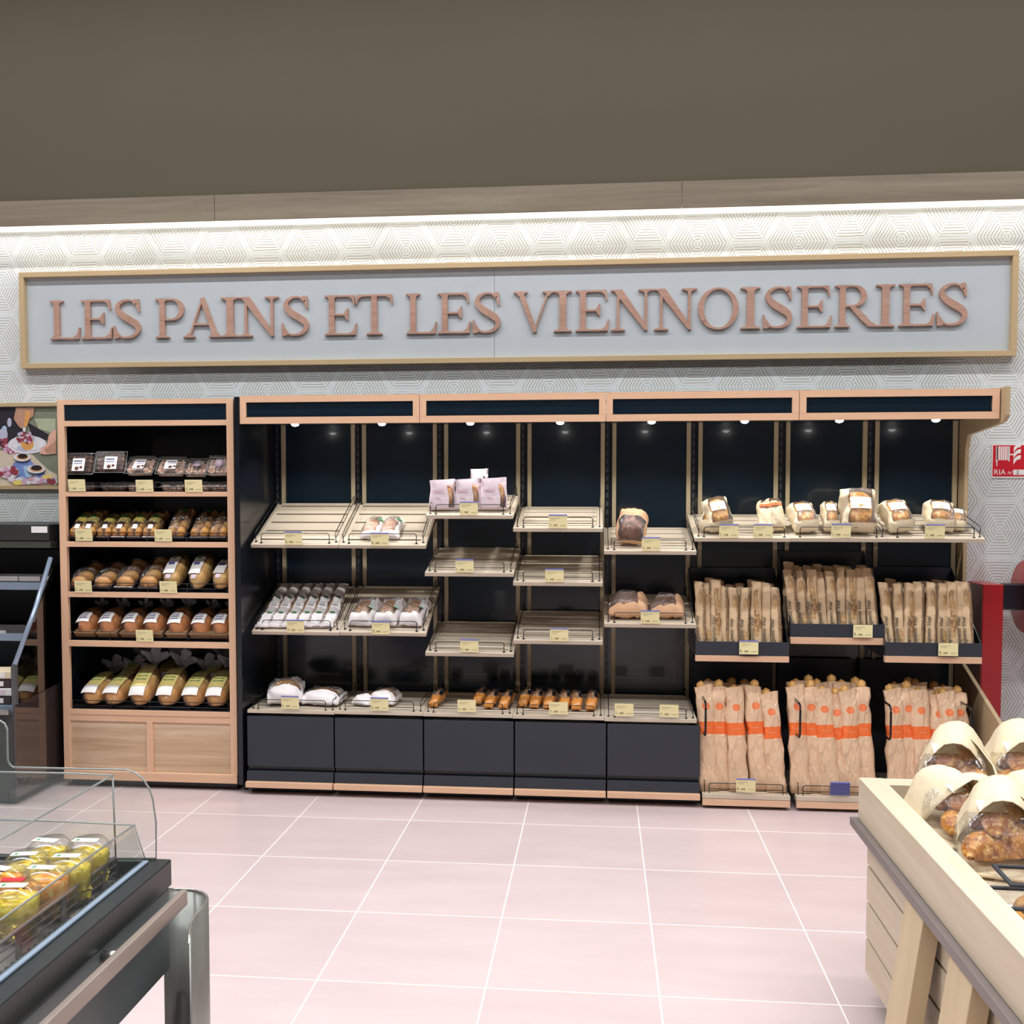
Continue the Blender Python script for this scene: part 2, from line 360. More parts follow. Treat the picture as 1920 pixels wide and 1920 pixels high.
def patch(W, L, surf, x0=0, y0=0, nx=6, ny=6, lift=.002):   # label following a lump: surf(x,y)->z
    mb = MB(); vs = [(x0+W*(i/nx-.5), y0+L*j/ny, surf(x0+W*(i/nx-.5), y0+L*j/ny)+lift) for j in range(ny+1) for i in range(nx+1)]
    return mb.add(vs, [(j*(nx+1)+i, j*(nx+1)+i+1, (j+1)*(nx+1)+i+1, (j+1)*(nx+1)+i) for j in range(ny) for i in range(nx)], True)
def text_mesh(s, size, depth=.0006, shear=0, name='lettering'):
    cu = bpy.data.curves.new(name, 'FONT'); cu.body = s; cu.size = size; cu.extrude = depth; cu.shear = shear; cu.resolution_u = 2
    o = bpy.data.objects.new(name, cu); sc.collection.objects.link(o)
    bpy.context.view_layer.update(); dg = bpy.context.evaluated_depsgraph_get()
    me = bpy.data.meshes.new_from_object(o.evaluated_get(dg)); bpy.data.objects.remove(o); bpy.data.curves.remove(cu); return me

# ================================================================== SETTING
struct(MB().box(-6, 7, -12, 0, -.08, 0).obj('floor', floor_mat()))
struct(MB().box(-6, 7, 0, .12, 0, 3.46).obj('wall_back', wall_mat()))
taupe = plain('taupe_paint', (84, 79, 63), .8, 0, .03, 2)
struct(MB().box(-6, 7, -.15, .12, 3.45, 5.2).obj('wall_bulkhead', taupe))
struct(MB().box(-6, 7, -12, .12, 5.2, 5.3).obj('ceiling', plain('ceiling_paint', (150, 145, 135), .9)))
offw = plain('shop_wall_paint', (120, 120, 118), .85)
struct(MB().box(-6.1, -6, -12, .12, 0, 5.2).obj('wall_left', offw)); struct(MB().box(7, 7.1, -12, .12, 0, 5.2).obj('wall_right', offw))
struct(MB().box(-6, 7, -12.1, -12, 0, 5.2).obj('wall_front', offw))
struct(MB().box(2.64, 7, -.015, -.0005, 0, .145).obj('baseboard_back', plain('grey_skirting', (150, 152, 150), .5)))
pel = thing('wooden_pelmet', 'long grey oak pelmet board running across the wall above the sign', 'trim', (0, -.15, 3.3))
jx = [-5.0, -1.695, 1.05, 3.8, 6.4]
for a, b in zip(jx, jx[1:]):
    MB().box(a+.0015, b-.0015, -.02, -.001, 0, .148).obj('pelmet_board', pelw, pel)
MB().box(-5, 6.4, 0, .149, .006, .012).obj('glowing_underside', underside_glow, pel)  # wooden underside, its lit look put in as glow

# ------------------------------------------------------------------ wall sign with raised letters
sg = thing('wall_sign', 'long framed sign reading LES PAINS ET LES VIENNOISERIES above the shelves', 'sign', (0, 0, 0))
X0, X1, Z0, Z1 = -3.0, 2.937, 2.453, 3.046
fw = .032; oakf = wood('sign_frame_oak', (200, 178, 140), (176, 150, 112), 0, .5, .8); oakfv = wood('sign_frame_oak_upright', (200, 178, 140), (176, 150, 112), 2, .5, .8)
MB().box(X0, X1, -.055, -.002, Z1-fw, Z1).obj('frame_rail', oakf, sg, bevel=.002); MB().box(X0, X1, -.055, -.002, Z0, Z0+fw).obj('frame_rail', oakf, sg, bevel=.002)
MB().box(X0, X0+fw, -.0555, -.002, Z0+fw, Z1-fw).obj('frame_stile', oakfv, sg); MB().box(X1-fw, X1, -.0555, -.002, Z0+fw, Z1-fw).obj('frame_stile', oakfv, sg)
bm_ = plain('sign_board_paint', (188, 198, 205), .5, 0, .02, 4)
xj = at(927, 600, -.02).x
MB().box(X0+fw, xj-.001, -.02, -.002, Z0+fw, Z1-fw).box(xj+.001, X1-fw, -.02, -.002, Z0+fw, Z1-fw).obj('sign_board', bm_, sg)
# glyphs on a unit box: every piece a polygon or a ribbon
def ribbon(c, wd):
    l = []; r = []
    for i, (x, z) in enumerate(c):
        a = c[max(0, i-1)]; b = c[min(len(c)-1, i+1)]; dx, dz = b[0]-a[0], b[1]-a[1]; d = math.hypot(dx, dz) or 1
        nx, nz = -dz/d*wd[i]*.43, dx/d*wd[i]*.43; l.append((x+nx, z+nz)); r.append((x-nx, z-nz))
    return [[l[i], l[i+1], r[i+1], r[i]] for i in range(len(c)-1)]
def foot(cx, hw, ext, up=True, z=0):   # bracketed serif; up: at the baseline, else at the cap line
    s = 1 if up else -1; p = [(cx-hw-ext, z), (cx+hw+ext, z), (cx+hw+ext, z+s*.03)]
    for i in range(5): a = i/4*PI/2; p.append((cx+hw+ext*.9*(1-math.sin(a)), z+s*(.035+.075*(1-math.cos(a)))))
    for i in range(4, -1, -1): a = i/4*PI/2; p.append((cx-hw-ext*.9*(1-math.sin(a)), z+s*(.035+.075*(1-math.cos(a)))))
    p.append((cx-hw-ext, z+s*.03)); return p if up else p[::-1]
def stem(x, hw, ext, z0=0, z1=1, f=True, t=True):
    hw *= .84; ext *= 1.08
    r = [[(x-hw, z0), (x+hw, z0), (x+hw, z1), (x-hw, z1)]]
    if f: r.append(foot(x, hw, ext, True, z0))
    if t: r.append(foot(x, hw, ext, False, z1))
    return r
def arc(cx, cz, rx, rz, a0, a1, thick, thin, n=20):
    c = []; wd = []
    for i in range(n+1):
        a = math.radians(a0+(a1-a0)*i/n); c.append((cx+rx*math.cos(a), cz+rz*math.sin(a))); wd.append(thin+(thick-thin)*abs(math.cos(a))**1.6)
    return ribbon(c, wd)
def beak(x, z, w_, h, s):   # wedge at the end of a thin arm; s=+1 hangs down, -1 rises
    return [(x-w_, z), (x, z), (x+.03, z-s*h), (x, z-s*h), (x-w_*.55, z-s*h*.42), (x-w_*1.5, z-s*.05), (x-w_*1.5, z)]
def G(ch):
    if ch == 'I': return stem(.5, .21, .27)
    if ch == 'L': return stem(.24, .105, .12)+[[(.24, 0), (.95, 0), (.95, .045), (.24, .045)], beak(.95, 0, .12, .30, -1)]
    if ch == 'E': return stem(.22, .1, .12)+[[(.2, 0), (.95, 0), (.95, .045), (.2, .045)], beak(.95, 0, .12, .29, -1), [(.2, .955), (.9, .955), (.9, 1), (.2, 1)], beak(.9, 1, .1, .26, 1),
                     [(.2, .485), (.68, .485), (.68, .53), (.2, .53)], [(.58, .51), (.68, .38), (.72, .36), (.72, .67), (.68, .65)]]
    if ch == 'T': return stem(.5, .09, .13, t=False)+[[(.06, .955), (.94, .955), (.94, 1), (.06, 1)], beak(.97, 1, .1, .24, 1), [(1-x, z) for x, z in beak(.97, 1, .1, .24, 1)]]
    if ch == 'P': return stem(.24, .105, .13)+[[(.24, .955), (.55, .955), (.55, 1), (.24, 1)], [(.24, .44), (.55, .44), (.55, .485), (.24, .485)]]+arc(.55, .72, .34, .2575, -90, 90, .19, .045)
    if ch == 'R': return stem(.19, .08, .1)+[[(.19, .955), (.42, .955), (.42, 1), (.19, 1)], [(.19, .48), (.42, .48), (.42, .525), (.19, .525)]]+arc(.42, .74, .26, .2375, -90, 90, .15, .045)+ribbon([(.40, .5), (.62, .27), (.82, .06), (.98, .02)], [.12, .17, .15, .04])
    if ch == 'A': return ribbon([(.16, .02), (.5, .97)], [.055, .055])+ribbon([(.49, 1.0), (.83, .02)], [.13, .15])+[[(.27, .31), (.68, .31), (.68, .355), (.27, .355)], foot(.15, .03, .12), foot(.83, .07, .1)]
    if ch == 'V': return ribbon([(.17, .98), (.52, 0)], [.15, .12])+ribbon([(.50, .02), (.84, .98)], [.05, .055])+[foot(.17, .07, .1, False, 1), foot(.85, .03, .12, False, 1)]
    if ch == 'N': return stem(.19, .035, .12, t=False)+stem(.82, .035, .13, f=False)+[[(.02, 1), (.26, 1), (.86, 0), (.80, 0), (.12, .95), (.02, .97)], [(.12, .96), (.28, 1), (.86, .08), (.855, 0), (.8, 0), (.12, .92)]]
    if ch == 'O': return arc(.5, .5, .42, .485, 0, 360, .16, .05, 40)
    if ch == 'S':
        key = [(.78, .86, .05), (.62, .965, .05), (.42, .97, .06), (.24, .88, .12), (.20, .74, .17), (.33, .60, .2), (.55, .48, .21), (.76, .36, .2), (.82, .22, .16), (.70, .08, .1), (.48, .025, .055), (.28, .05, .05), (.14, .2, .04)]
        c = []; wd = []
        for i in range(len(key)-1):
            p = [key[max(0, i-1)], key[i], key[i+1], key[min(len(key)-1, i+2)]]
            for j in range(4):
                t = j/4; c.append(tuple(.5*(2*p[1][q]+(p[2][q]-p[0][q])*t+(2*p[0][q]-5*p[1][q]+4*p[2][q]-p[3][q])*t*t+(3*p[1][q]-p[0][q]-3*p[2][q]+p[3][q])*t**3) for q in (0, 1))); wd.append(p[1][2]*(1-t)+p[2][2]*t)
        c.append(key[-1][:2]); wd.append(.03)
        return ribbon(c, wd)+[[(.74, 1), (.84, 1), (.87, .68), (.83, .68), (.76, .82), (.62, .955)], [(.07, .0), (.17, .0), (.3, .05), (.15, .17), (.1, .33), (.06, .33)]]
letw = wood('letter_oak', (194, 158, 142), (160, 122, 106), 0, .5, 1.1, .9)
LET = [('L', 92, 148), ('E', 150, 209), ('S', 211, 262), ('P', 290, 344), ('A', 342, 415), ('I', 413, 447), ('N', 447, 522), ('S', 527, 578), ('E', 608, 668), ('T', 666, 736), ('L', 761, 818), ('E', 820, 882), ('S', 886, 938),
       ('V', 963, 1040), ('I', 1038, 1072), ('E', 1079, 1142), ('N', 1145, 1225), ('N', 1226, 1307), ('O', 1309, 1385), ('I', 1389, 1426), ('S', 1431, 1486), ('E', 1495, 1560), ('R', 1566, 1645), ('I', 1643, 1679), ('E', 1686, 1753), ('S', 1757, 1815)]
zt = at(120, 563, -.045).z; zb = at(120, 636, -.045).z
for ch, a, b in LET:
    xa = at(a, 600, -.045).x; xb = at(b, 600, -.045).x; mb = MB()
    ps = G(ch); xs = [p[0] for q in ps for p in q]; mn, mx = min(xs), max(xs)
    for qi, q in enumerate(ps):
        q = [(xa+(p[0]-mn)/(mx-mn)*(xb-xa), zb+p[1]*(zt-zb)) for p in q]
        ar = sum(q[i][0]*q[(i+1) % len(q)][1]-q[(i+1) % len(q)][0]*q[i][1] for i in range(len(q)))
        if ar < 0: q = q[::-1]
        mb.prism(q, 'y', -.038-.00015*(qi % 12), -.0205)
    mb.obj('letter', letw, sg)

# ================================================================== BLACK WALL SHELVING (four modules)
FX = -1.376; YB = -.055; YF = -.671
def module(k):
    x0 = FX+k; x1 = x0+1
    lab = ['black wall shelving module at the left end with dark end panel', 'black wall shelving module second from the left with staggered slatted shelves',
           'black wall shelving module third from the left beside the baguette bins', 'black wall shelving module at the right end with slanted oak side panel'][k]
    t = thing('shelving_unit', lab, 'shelving unit', (x0+.5, 0, 0), group='modules of the black bakery wall shelving')
    def B(*a): # world coords -> local x
        a = list(a); a[0] -= x0+.5; a[1] -= x0+.5; return a
    for j in (0, 1):
        a = x0+.5*j
        MB().box(*B(a+.0, a+.5, YB, -.02, .05, 2.1)).obj('back_panel', blackback, t)
        for dx in (.029, .447):
            if dx < .1: xs = (a+.030, a+.053)
            else: xs = (a+.462, a+.486)
            off = .012
            MB().box(*B(xs[0]+off, xs[1]+off, YB-.016, YB-.0005, .12, 2.09)).obj('upright_strip', oakv, t)
    for j in (0, 1, 2) if k == 3 else (0, 1):
        a = x0+.5*j+.014
        mb = MB().box(*B(a-.014, a+.014, YB-.010, YB-.0008, .12, 2.09))
        for z in [.2+.05*i for i in range(38)]: mb.box(*B(a-.006, a+.006, YB-.0115, YB-.0101, z, z+.03), mi=1)
        mb.obj('slotted_post', [black, plain('slot_grey', (60, 64, 72), .5) if 'slot_grey' not in MATS else MATS['slot_grey']], t)
    # canopy
    yf = YF; zb_, zt_ = 2.057, 2.21
    MB().box(*B(x0+.002, x1-.002, yf, YB-.02, zb_+.03, zb_+.042)).box(*B(x0+.002, x1-.002, yf+.02, YB-.02, zt_-.015, zt_-.003)).obj('canopy', black, t)
    c = MB().box(*B(x0+.03, x1-.03, yf+.008, yf+.016, zb_+.03, zt_-.03)).obj('canopy_panel', blackback, t)
    f = MB(); fw_ = .036
    f.box(*B(x0+.0015, x1-.0015, yf-.004, yf+.02, zt_-fw_, zt_)).box(*B(x0+.0015, x1-.0015, yf-.004, yf+.02, zb_, zb_+fw_))
    f.obj('canopy_rail', beech, t)
    MB().box(*B(x0+.0015, x0+fw_, yf-.0045, yf+.02, zb_+fw_, zt_-fw_)).box(*B(x1-fw_, x1-.0015, yf-.0045, yf+.02, zb_+fw_, zt_-fw_)).obj('canopy_stile', beechv, t)
    for x in (x0+.25, x0+.75):
        s = MB().lathe([(.03, 0), (.03, .01), (.024, .012)], (x-x0-.5, -.47, 2.068), 18).obj('spotlight', steel, t)
        MB().lathe([(.002, -.013), (.012, -.011), (.02, -.006), (.022, .002)], (x-x0-.5, -.47, 2.067), 18).obj('lens', bulb, s)
    if k == 0:
        MB().box(*B(x0-.03, x0-.002, -.68, -.01, .05, 2.205)).box(*B(x0-.028, x0-.004, -.60, -.05, 0, .05)).obj('end_panel', black, t, bevel=.002)
    if k == 3:
        xs = x1+.006-x0-.5
        prof = [(-.02, .06), (-.77, .03), (-.77, .46), (-.745, .50), (-.19, .715), (-.17, .75), (-.165, 1.92), (-.20, 2.0), (-.62, 2.03), (-.70, 2.04), (-.735, 2.07), (-.735, 2.215), (-.02, 2.215)]
        MB().prism(prof, 'x', xs, xs+.022).obj('side_panel', wood('side_panel_oak', (196, 176, 142), (158, 136, 104), 2, .5, .6), t, bevel=.002)
    return t
for k in range(4): module(k)
# low base plinth under the whole run
# ------------------------------------------------------------------ base cabinets
for k in range(5):
    x0 = FX+.015+.5*k+.002; x1 = x0+.492; xc = (x0+x1)/2; h = (x1-x0)/2
    t = thing('base_cabinet', 'slate base cabinet with beech kick strip, %s of five from the left' % ORD[k], 'cabinet', (xc, 0, 0), group='slate base cabinets under the slatted shelves')
    MB().box(-h, h, -.64, -.06, .06, .436).obj('carcass', black, t)
    MB().box(-h, h, -.662, -.641, .155, .435).obj('front_panel', slate, t, bevel=.0015)
    MB().prism([(-.676, .075), (-.641, .075), (-.641, .128), (-.670, .128)], 'x', -h, h).obj('kick_panel', slate, t, bevel=.001)
    MB().box(-h, h, -.70, -.66, .042, .074).obj('beech_strip', beech, t, bevel=.002)
    MB().box(-h+.01, h-.01, -.62, -.08, 0, .06).obj('plinth', black, t)

# ------------------------------------------------------------------ slatted shelves
SH = {}
def shelf(key, uL, vL, uR, vb, label, yf=-.58, yb=-.085, slots=5, group='slatted oak shelves of the black wall shelving', rails='LR', front=(.055, -.055), brackets=True, bins=1, th=.02):
    A = at(uL, vL, yf); Bx = at(uR, vL, yf).x; zb_ = at((uL+uR)/2, vb, yb).z
    W = Bx-A.x; D = math.hypot(yb-yf, zb_-A.z); ang = math.atan2(zb_-A.z, yb-yf)
    t = thing('slatted_shelf', label, 'shelf', (A.x+W/2, yf, A.z), (ang, 0, 0), group=group)
    h = W/2; m = MB(); e = .035
    m.box(-h, -h+e, 0, D, -th, 0); m.box(h-e, h, 0, D, -th, 0); g = .017
    n = slots+1; 
    ys = [0]+[D*(.12+.80*i/(slots-1)) for i in range(slots)]+[D]
    for i in range(len(ys)-1): m.box(-h+e, h-e, ys[i]+(g/2 if i else 0), ys[i+1]-(g/2 if i < len(ys)-2 else 0), -th, 0)
    m.obj('shelf_board', board, t)
    bb = MB()
    if brackets:
        for s in (-1, 1):
            bb.prism([(.10, -th), (D-.01, -th), (D-.01, -th-.07), (.22, -th-.012)], 'x', s*(h-.012)-.003, s*(h-.012)+.003)
        bb.obj('bracket', black, t)
    for b in range(bins):
        a = -h+W*b/bins; c = a+W/bins; xl = a+front[0]; xr = c+front[1]
        # the fence stays upright on the sloping board
        R_ = Matrix.Rotation(-ang, 3, 'X'); o_ = Vector((0, .022, 0))
        def Q(x, y, z): return Vector((x, 0, 0))+o_+R_ @ Vector((0, y, z))
        hh = .054; r_ = .014; pts = [Q(xl, 0, 0), Q(xl, 0, hh-r_)]+[Q(xl+r_*(1-math.cos(q)), 0, hh-r_+r_*math.sin(q)) for q in (.5, 1.0, 1.57)]
        pts += [Q(xr-r_*(1-math.cos(q)), 0, hh-r_+r_*math.sin(q)) for q in (1.57, 1.0, .5)]+[Q(xr, 0, hh-r_), Q(xr, 0, 0)]
        fr = MB().tube(pts, .0024).tube([Q(xl, 0, .022), Q(xr, 0, .022)], .0021)
        for x in (xl, xr): fr.lathe([(.009, 0), (.007, .003), (.003, .005)], tuple(Q(x, 0, 0)), 10)
        fr.obj('front_rail', wire, t)
        for s, x in (('L', a+.022), ('R', c-.018)):
            if s not in rails: continue
            p = [(x, .035, 0), (x, .035, .045), (x, .045, .055), (x, D-.02, .055), (x, D-.012, .045), (x, D-.012, 0)]
            sr = MB().tube(p, .0024).tube([(x, .035, .026), (x, D-.012, .026)], .002)
            for yy in (.035, D-.012): sr.lathe([(.009, 0), (.007, .003), (.003, .005)], (x, yy, 0), 10)
            sr.obj('side_rail', wire, t)
    SH[key] = dict(o=t, p=Vector((A.x+W/2, yf, A.z)), n=Vector((0, -math.sin(ang), math.cos(ang))), ang=ang, yf=yf, xl=A.x, xr=Bx, D=D)
    return t
shelf('0a', 470, 1021, 633.7, 943.5, 'empty steeply tilted slatted shelf at upper left beside the black end panel')
shelf('1a', 634.5, 1022, 798, 943.5, 'steeply tilted upper slatted shelf holding two white bread bags')
shelf('2a', 797.8, 966, 961.7, 928, 'highest slatted shelf, holding the standing white and pink bags')
shelf('3a', 962, 990.3, 1130.4, 950, 'empty slatted shelf, topmost in the fourth column from the left')
shelf('4a', 1132.5, 1032.8, 1306, 989, 'slatted shelf with one dark bread in a kraft bag at its left')
shelf('5a', 1303, 1008.6, 1483, 964.5, 'top slatted shelf above the left baguette bin, two price tags', front=(.05, -.03), rails='L')
shelf('6a', 1483.5, 1009, 1664, 964.5, 'top slatted shelf above the middle baguette bin', front=(.05, -.05), rails='R')
shelf('7a', 1664.5, 1009.8, 1847.8, 964.5, 'top slatted shelf at the right end, above the right baguette bin', front=(.055, -.05), rails='R')
shelf('0b', 472, 1183.7, 636, 1098, 'steep slatted shelf holding six narrow white baguette bags')
shelf('1b', 637, 1185.5, 798.6, 1098.5, 'steep slatted shelf holding three round loaves in white bags')
shelf('2b', 796.4, 1073.8, 963, 1026, 'empty slatted shelf, middle one under the standing pink bags')
shelf('3b', 962, 1091.6, 1130, 1041, 'empty slatted shelf, middle one in the fourth column from the left')
shelf('4b', 1132.9, 1169.4, 1305.5, 1115, 'slatted shelf with two dark loaves in film side by side')
shelf('2c', 797.4, 1223.3, 963, 1165, 'empty slatted shelf, lowest tilted one in the third column')
shelf('3c', 962.5, 1200.5, 1130, 1145, 'empty slatted shelf, lowest tilted one in the fourth column')
pb = [463.6, 627, 793, 961, 1133, 1307]; vf = [1330.4, 1332.6, 1336.8, 1341, 1346]
wh = ['below the six baguette bags, two seeded loaves on it', 'below the three round loaves, two loaves on it', 'third from the left, snack bags on both sides', 'fourth from the left, full of small snack bags', 'nearest the baguettes, empty with two price tags']
for k in range(5):
    A = at(pb[k], vf[k], -.66)
    shelf('%dd' % k, pb[k]+.3, vf[k], pb[k+1]-.3, 1293+k*2.4, 'flat base shelf of slats, %s' % wh[k], yf=-.66, group='flat slatted base shelves on the slate cabinets', rails='LR', brackets=False, th=.018)

# ------------------------------------------------------------------ price tags
t1 = {c: text_mesh(c+',', .021) for c in '012'}; t2 = text_mesh('00€', .014)
prev = {}
def price_tag(u, v, y, label, digit='1', w=.1, h=.068, group='yellow price tags', rot=0, clip=True, lean=.12, blue=False, host=None):
    """u,v: centre of the card in the photograph"""
    key = (digit, clip, blue)
    p = at(u, v, y)
    if key not in prev:
        t = thing('price_tag', label, 'price tag', p, (lean, 0, rot), group)
        card = MB().box(-w/2, w/2, -.001, .001, -h/2, h/2).obj('card', bluecard if blue else yellow, t)
        if not blue:
            o = link('price', t1[digit], t, (-w*.47, -.0012, -h*.34), (PI/2, 0, 0)); t1[digit].materials.append(ink)
            o = link('cents', t2, t, (-w*.25, -.0012, -h*.34), (PI/2, 0, 0))
            if not t2.materials: t2.materials.append(ink)
            MB().box(-w*.4, w*.1, -.0015, -.0011, h*.27, h*.31).box(-w*.4, -w*.1, -.0015, -.0011, h*.15, h*.18).obj('small_print', greyink, t); MB().box(w*.12, w*.42, -.0015, -.0011, -h*.31, -h*.26).obj('fine_print', greyink, t)
        if clip: MB().box(-w/2, w/2, -.003, .003, h/2, h/2+.006).obj('clip', blueclip, t)
        MB().box(-w/2-.001, w/2+.001, .001, .003, -h/2-.001, h/2).obj('holder', MATS.get('clear_plastic'), t)
        prev[key] = t
    else:
        t = dup(prev[key], label, group); t.location = p; t.rotation_euler = (lean, 0, rot)
    return t
yt = -.588
TG = [(550, 1010, '2', 'on the empty shelf beside the black end panel'), (712, 1012, '2', 'in front of the two white bread bags'), (879, 954, '1', 'under the standing white and pink bags'), (1046, 978.5, '1', 'on the topmost empty shelf of the fourth column'),
      (1221, 1021, '1', 'beside the dark bread in a kraft bag'), (1366.5, 996.5, '1', 'left one on the shelf above the left baguette bin'), (1431, 996.5, '1', 'under the two orange-striped bags'), (1577, 996, '1', 'on the shelf above the middle baguette bin'), (1753, 997, '1', 'on the shelf above the right baguette bin'),
      (554, 1175, '1', 'in front of the six white baguette bags'), (714, 1178, '2', 'in front of the three round loaves'), (871, 1062, '1', 'on the middle empty shelf of the third column'), (1039.5, 1080, '1', 'on the middle empty shelf of the fourth column'), (1219, 1158, '1', 'in front of the two dark film-wrapped loaves'),
      (880, 1212, '1', 'on the lowest tilted shelf of the third column'), (1048.5, 1191, '1', 'on the lowest tilted shelf of the fourth column')]
for u, v, d, l in TG: price_tag(u, v, yt, 'small yellow price tag '+l, d)
for u, v, d, l in [(544, 1318, '1', 'in front of the seeded loaves on the first base shelf'), (711.5, 1321, '2', 'in front of the two loaves on the second base shelf'), (875, 1323.5, '1', 'on the base shelf between the snack bags'),
                   (1047, 1328, '1', 'among the snack bags on the fourth base shelf'), (1170, 1331, '1', 'left of the two on the empty base shelf'), (1254.5, 1333, '1', 'right of the two on the empty base shelf')]:
    price_tag(u, v, -.672, 'small yellow price tag '+l, d, clip=u < 800)

# ================================================================== BAGUETTE BINS (dark boxes) and floor racks
def bin_(uL, uR, vt_, vs_, ve_, label, yf):
    A = at(uL, vs_, yf); B_ = at(uR, vs_, yf); zt_ = at(uL, vt_, yf).z; ze = at(uL, ve_, yf).z; W = B_.x-A.x; h = W/2
    t = thing('baguette_bin', label, 'bin', (A.x+h, yf, A.z), group='dark baguette bins of the middle tier')
    H = zt_-A.z; s = ze-A.z; D = abs(yf)-.075
    MB().box(-h, h, -.004, .03, s, -.001).obj('beech_strip', beech, t, bevel=.0015)
    MB().box(-h, h, .0, .012, 0, H).obj('front_panel', slate, t)
    MB().box(-h+.008, h-.008, .03, D, -.02, 0).obj('bin_floor', black, t)
    MB().prism([(.012, 0), (.012, H), (D, .44), (D, 0)], 'x', -h, -h+.006).obj('side_plate', black, t); MB().prism([(.012, 0), (.012, H), (D, .44), (D, 0)], 'x', h-.006, h).obj('side_plate', black, t)
    MB().box(-h+.006, h-.006, D-.01, D, 0, .44).obj('rear_plate', black, t)
    return dict(x0=A.x, x1=B_.x, z=A.z, y=yf, H=H, D=D)
B5 = bin_(1304, 1479.5, 1202.5, 1228, 1239.5, 'dark bin of kraft baguette bags, left of three', -.575)
B6 = bin_(1482, 1658.5, 1169.5, 1194, 1207, 'dark bin of kraft baguette bags, middle and highest of three', -.53)
B7 = bin_(1659.5, 1841, 1204.5, 1229.5, 1242, 'dark bin of kraft baguette bags, right of three', -.575)
price_tag(1404, 1215, -.592, 'small yellow price tag on the left baguette bin', '0', clip=True, lean=0)
price_tag(1618, 1183.5, -.547, 'small yellow price tag on the middle baguette bin', '0', clip=False, lean=0)
price_tag(1778, 1218, -.592, 'small yellow price tag on the right baguette bin', '0', clip=False, lean=0)

def flatbag(W, L, T, seed, top='open', amp=.004):   # standing bag: base z=0, up z, front -y; returns paper mesh, film mesh
    nr = 12; nt = 18; vs = []
    for i in range(nr+1):
        t = i/nr; w_ = W/2*(1-.10*t*(1 if top == 'open' else 1.6)); d_ = T/2*(1-.35*t) if i else T/2*.6
        for k in range(nt):
            a = 2*PI*k/nt; p = Vector((sgnp(math.cos(a), .45)*w_, sgnp(math.sin(a), .75)*d_, t*L))
            p += noise.noise_vector(p*12+Vector((seed*2.7, seed, seed)))*amp*(1+t)
            if i == 0: p.z = 0
            vs.append(p)
    fs = [(i*nt+k, i*nt+(k+1) % nt, (i+1)*nt+(k+1) % nt, (i+1)*nt+k) for i in range(nr) for k in range(nt)]
    return vs, fs, nt, nr
def bagmesh(name, W, L, T, seed, mat, filmside=None, amp=.004):
    vs, fs, nt, nr = flatbag(W, L, T, seed, amp=amp); p = MB(); f = MB(); pf = []; ff = []
    for q in fs:
        c = sum((vs[i] for i in q), Vector())/4
        if filmside and filmside(c): ff.append(q)
        else: pf.append(q)
    p.add(vs, pf+[tuple(range(nt-1, -1, -1))], True); clean(p)
    me = p.mesh(name, mat)
    if ff: f.add(vs, ff, True); clean(f); return me, f.mesh(name+'_film', crinkle)
    return me, None
def orient(o, B, T, L0, roll=0):
    z = (T-B); s = z.length/L0; z.normalize(); y = Vector((0, 1, 0)); y = (y-z*y.dot(z)).normalized(); x = y.cross(z)
    m = Matrix((x, y, z)).transposed() @ Matrix.Rotation(roll, 3, 'Z'); m = m.to_4x4() @ Matrix.Diagonal((1, 1, s, 1)); m.translation = B; o.matrix_world = m
# ---- dark kraft bags with vertical writing
KD = [bagmesh('kraft_bag', .062, .46, .05, i, kraftd, (lambda c: c.x > .010 and c.y < .004) if i != 2 else None, amp=.006) for i in range(4)]
btxt = text_mesh('Baguette Vival', .032, .0004, .35); btxt.materials.append(ink)
bagb = lump(.05, .42, .045, 12, 12, 1, .25, .5, .002, 20, 2).mesh('baguette', crust('pale_baguette_crust', (190, 152, 104), (128, 92, 56), (214, 184, 140), 16, .5))
protoK = []
for i in range(4):
    t = thing('baguette_bag', 'x', 'bread bag'); link('paper', KD[i][0], t)
    if KD[i][1]: link('film_window', KD[i][1], t)
    link('baguette', bagb, t, (0.004, .022, .02), (PI/2, 0, 0))
    o = link('lettering', btxt, t, (.000, -.0275, .045), (PI/2, -PI/2, 0)); o.location = (-.008, -.0285, .05)
    protoK.append(t)
def fill_bin(Bn, name, tops, bots, vts, back=None):
    n = len(bots); used = 0
    y0 = Bn['y']+.045
    for i in range(n):
        pr = protoK[i % 4]
        t = dup(pr)
        B = at(bots[i], 1200, y0+(.012 if i % 2 else 0)); B.z = Bn['z']+.001
        T = at(tops[i], vts[i], y0+.11+(.012 if i % 2 else 0))
        orient(t, B, T, .46, rnd(-.35, .35))
        pos = 'leftmost' if i == 0 else 'rightmost' if i == n-1 else '%s from the left' % ORD[i]
        t['label'] = 'kraft and film baguette bag, %s, front row of %s dark bin' % (pos, name); t['group'] = 'kraft baguette bags in the dark bins'
    if back:
        for i, (u, v) in enumerate(back):
            t = dup(protoK[(i+2) % 4]); B = at(u, 1200, y0+.075); B.z = Bn['z']+.001; T = at(u+rnd(-3, 3), v, y0+.21); orient(t, B, T, .46, rnd(-.2, .2))
            pos = 'leftmost' if i == 0 else 'rightmost' if i == len(back)-1 else '%s from the left' % ORD[i]
            t['label'] = 'kraft baguette bag, %s, rear row of %s dark bin' % (pos, name); t['group'] = 'kraft baguette bags in the dark bins'
fill_bin(B5, 'left', [1312, 1324, 1341, 1355, 1375, 1397, 1418, 1437, 1452], [1315, 1330, 1343, 1359, 1377, 1396, 1418, 1437, 1459], [1090, 1095, 1090, 1100, 1102, 1104, 1093, 1095, 1101], [(1331, 1086), (1350, 1088), (1368, 1096), (1388, 1096), (1408, 1090), (1430, 1092), (1447, 1094)])
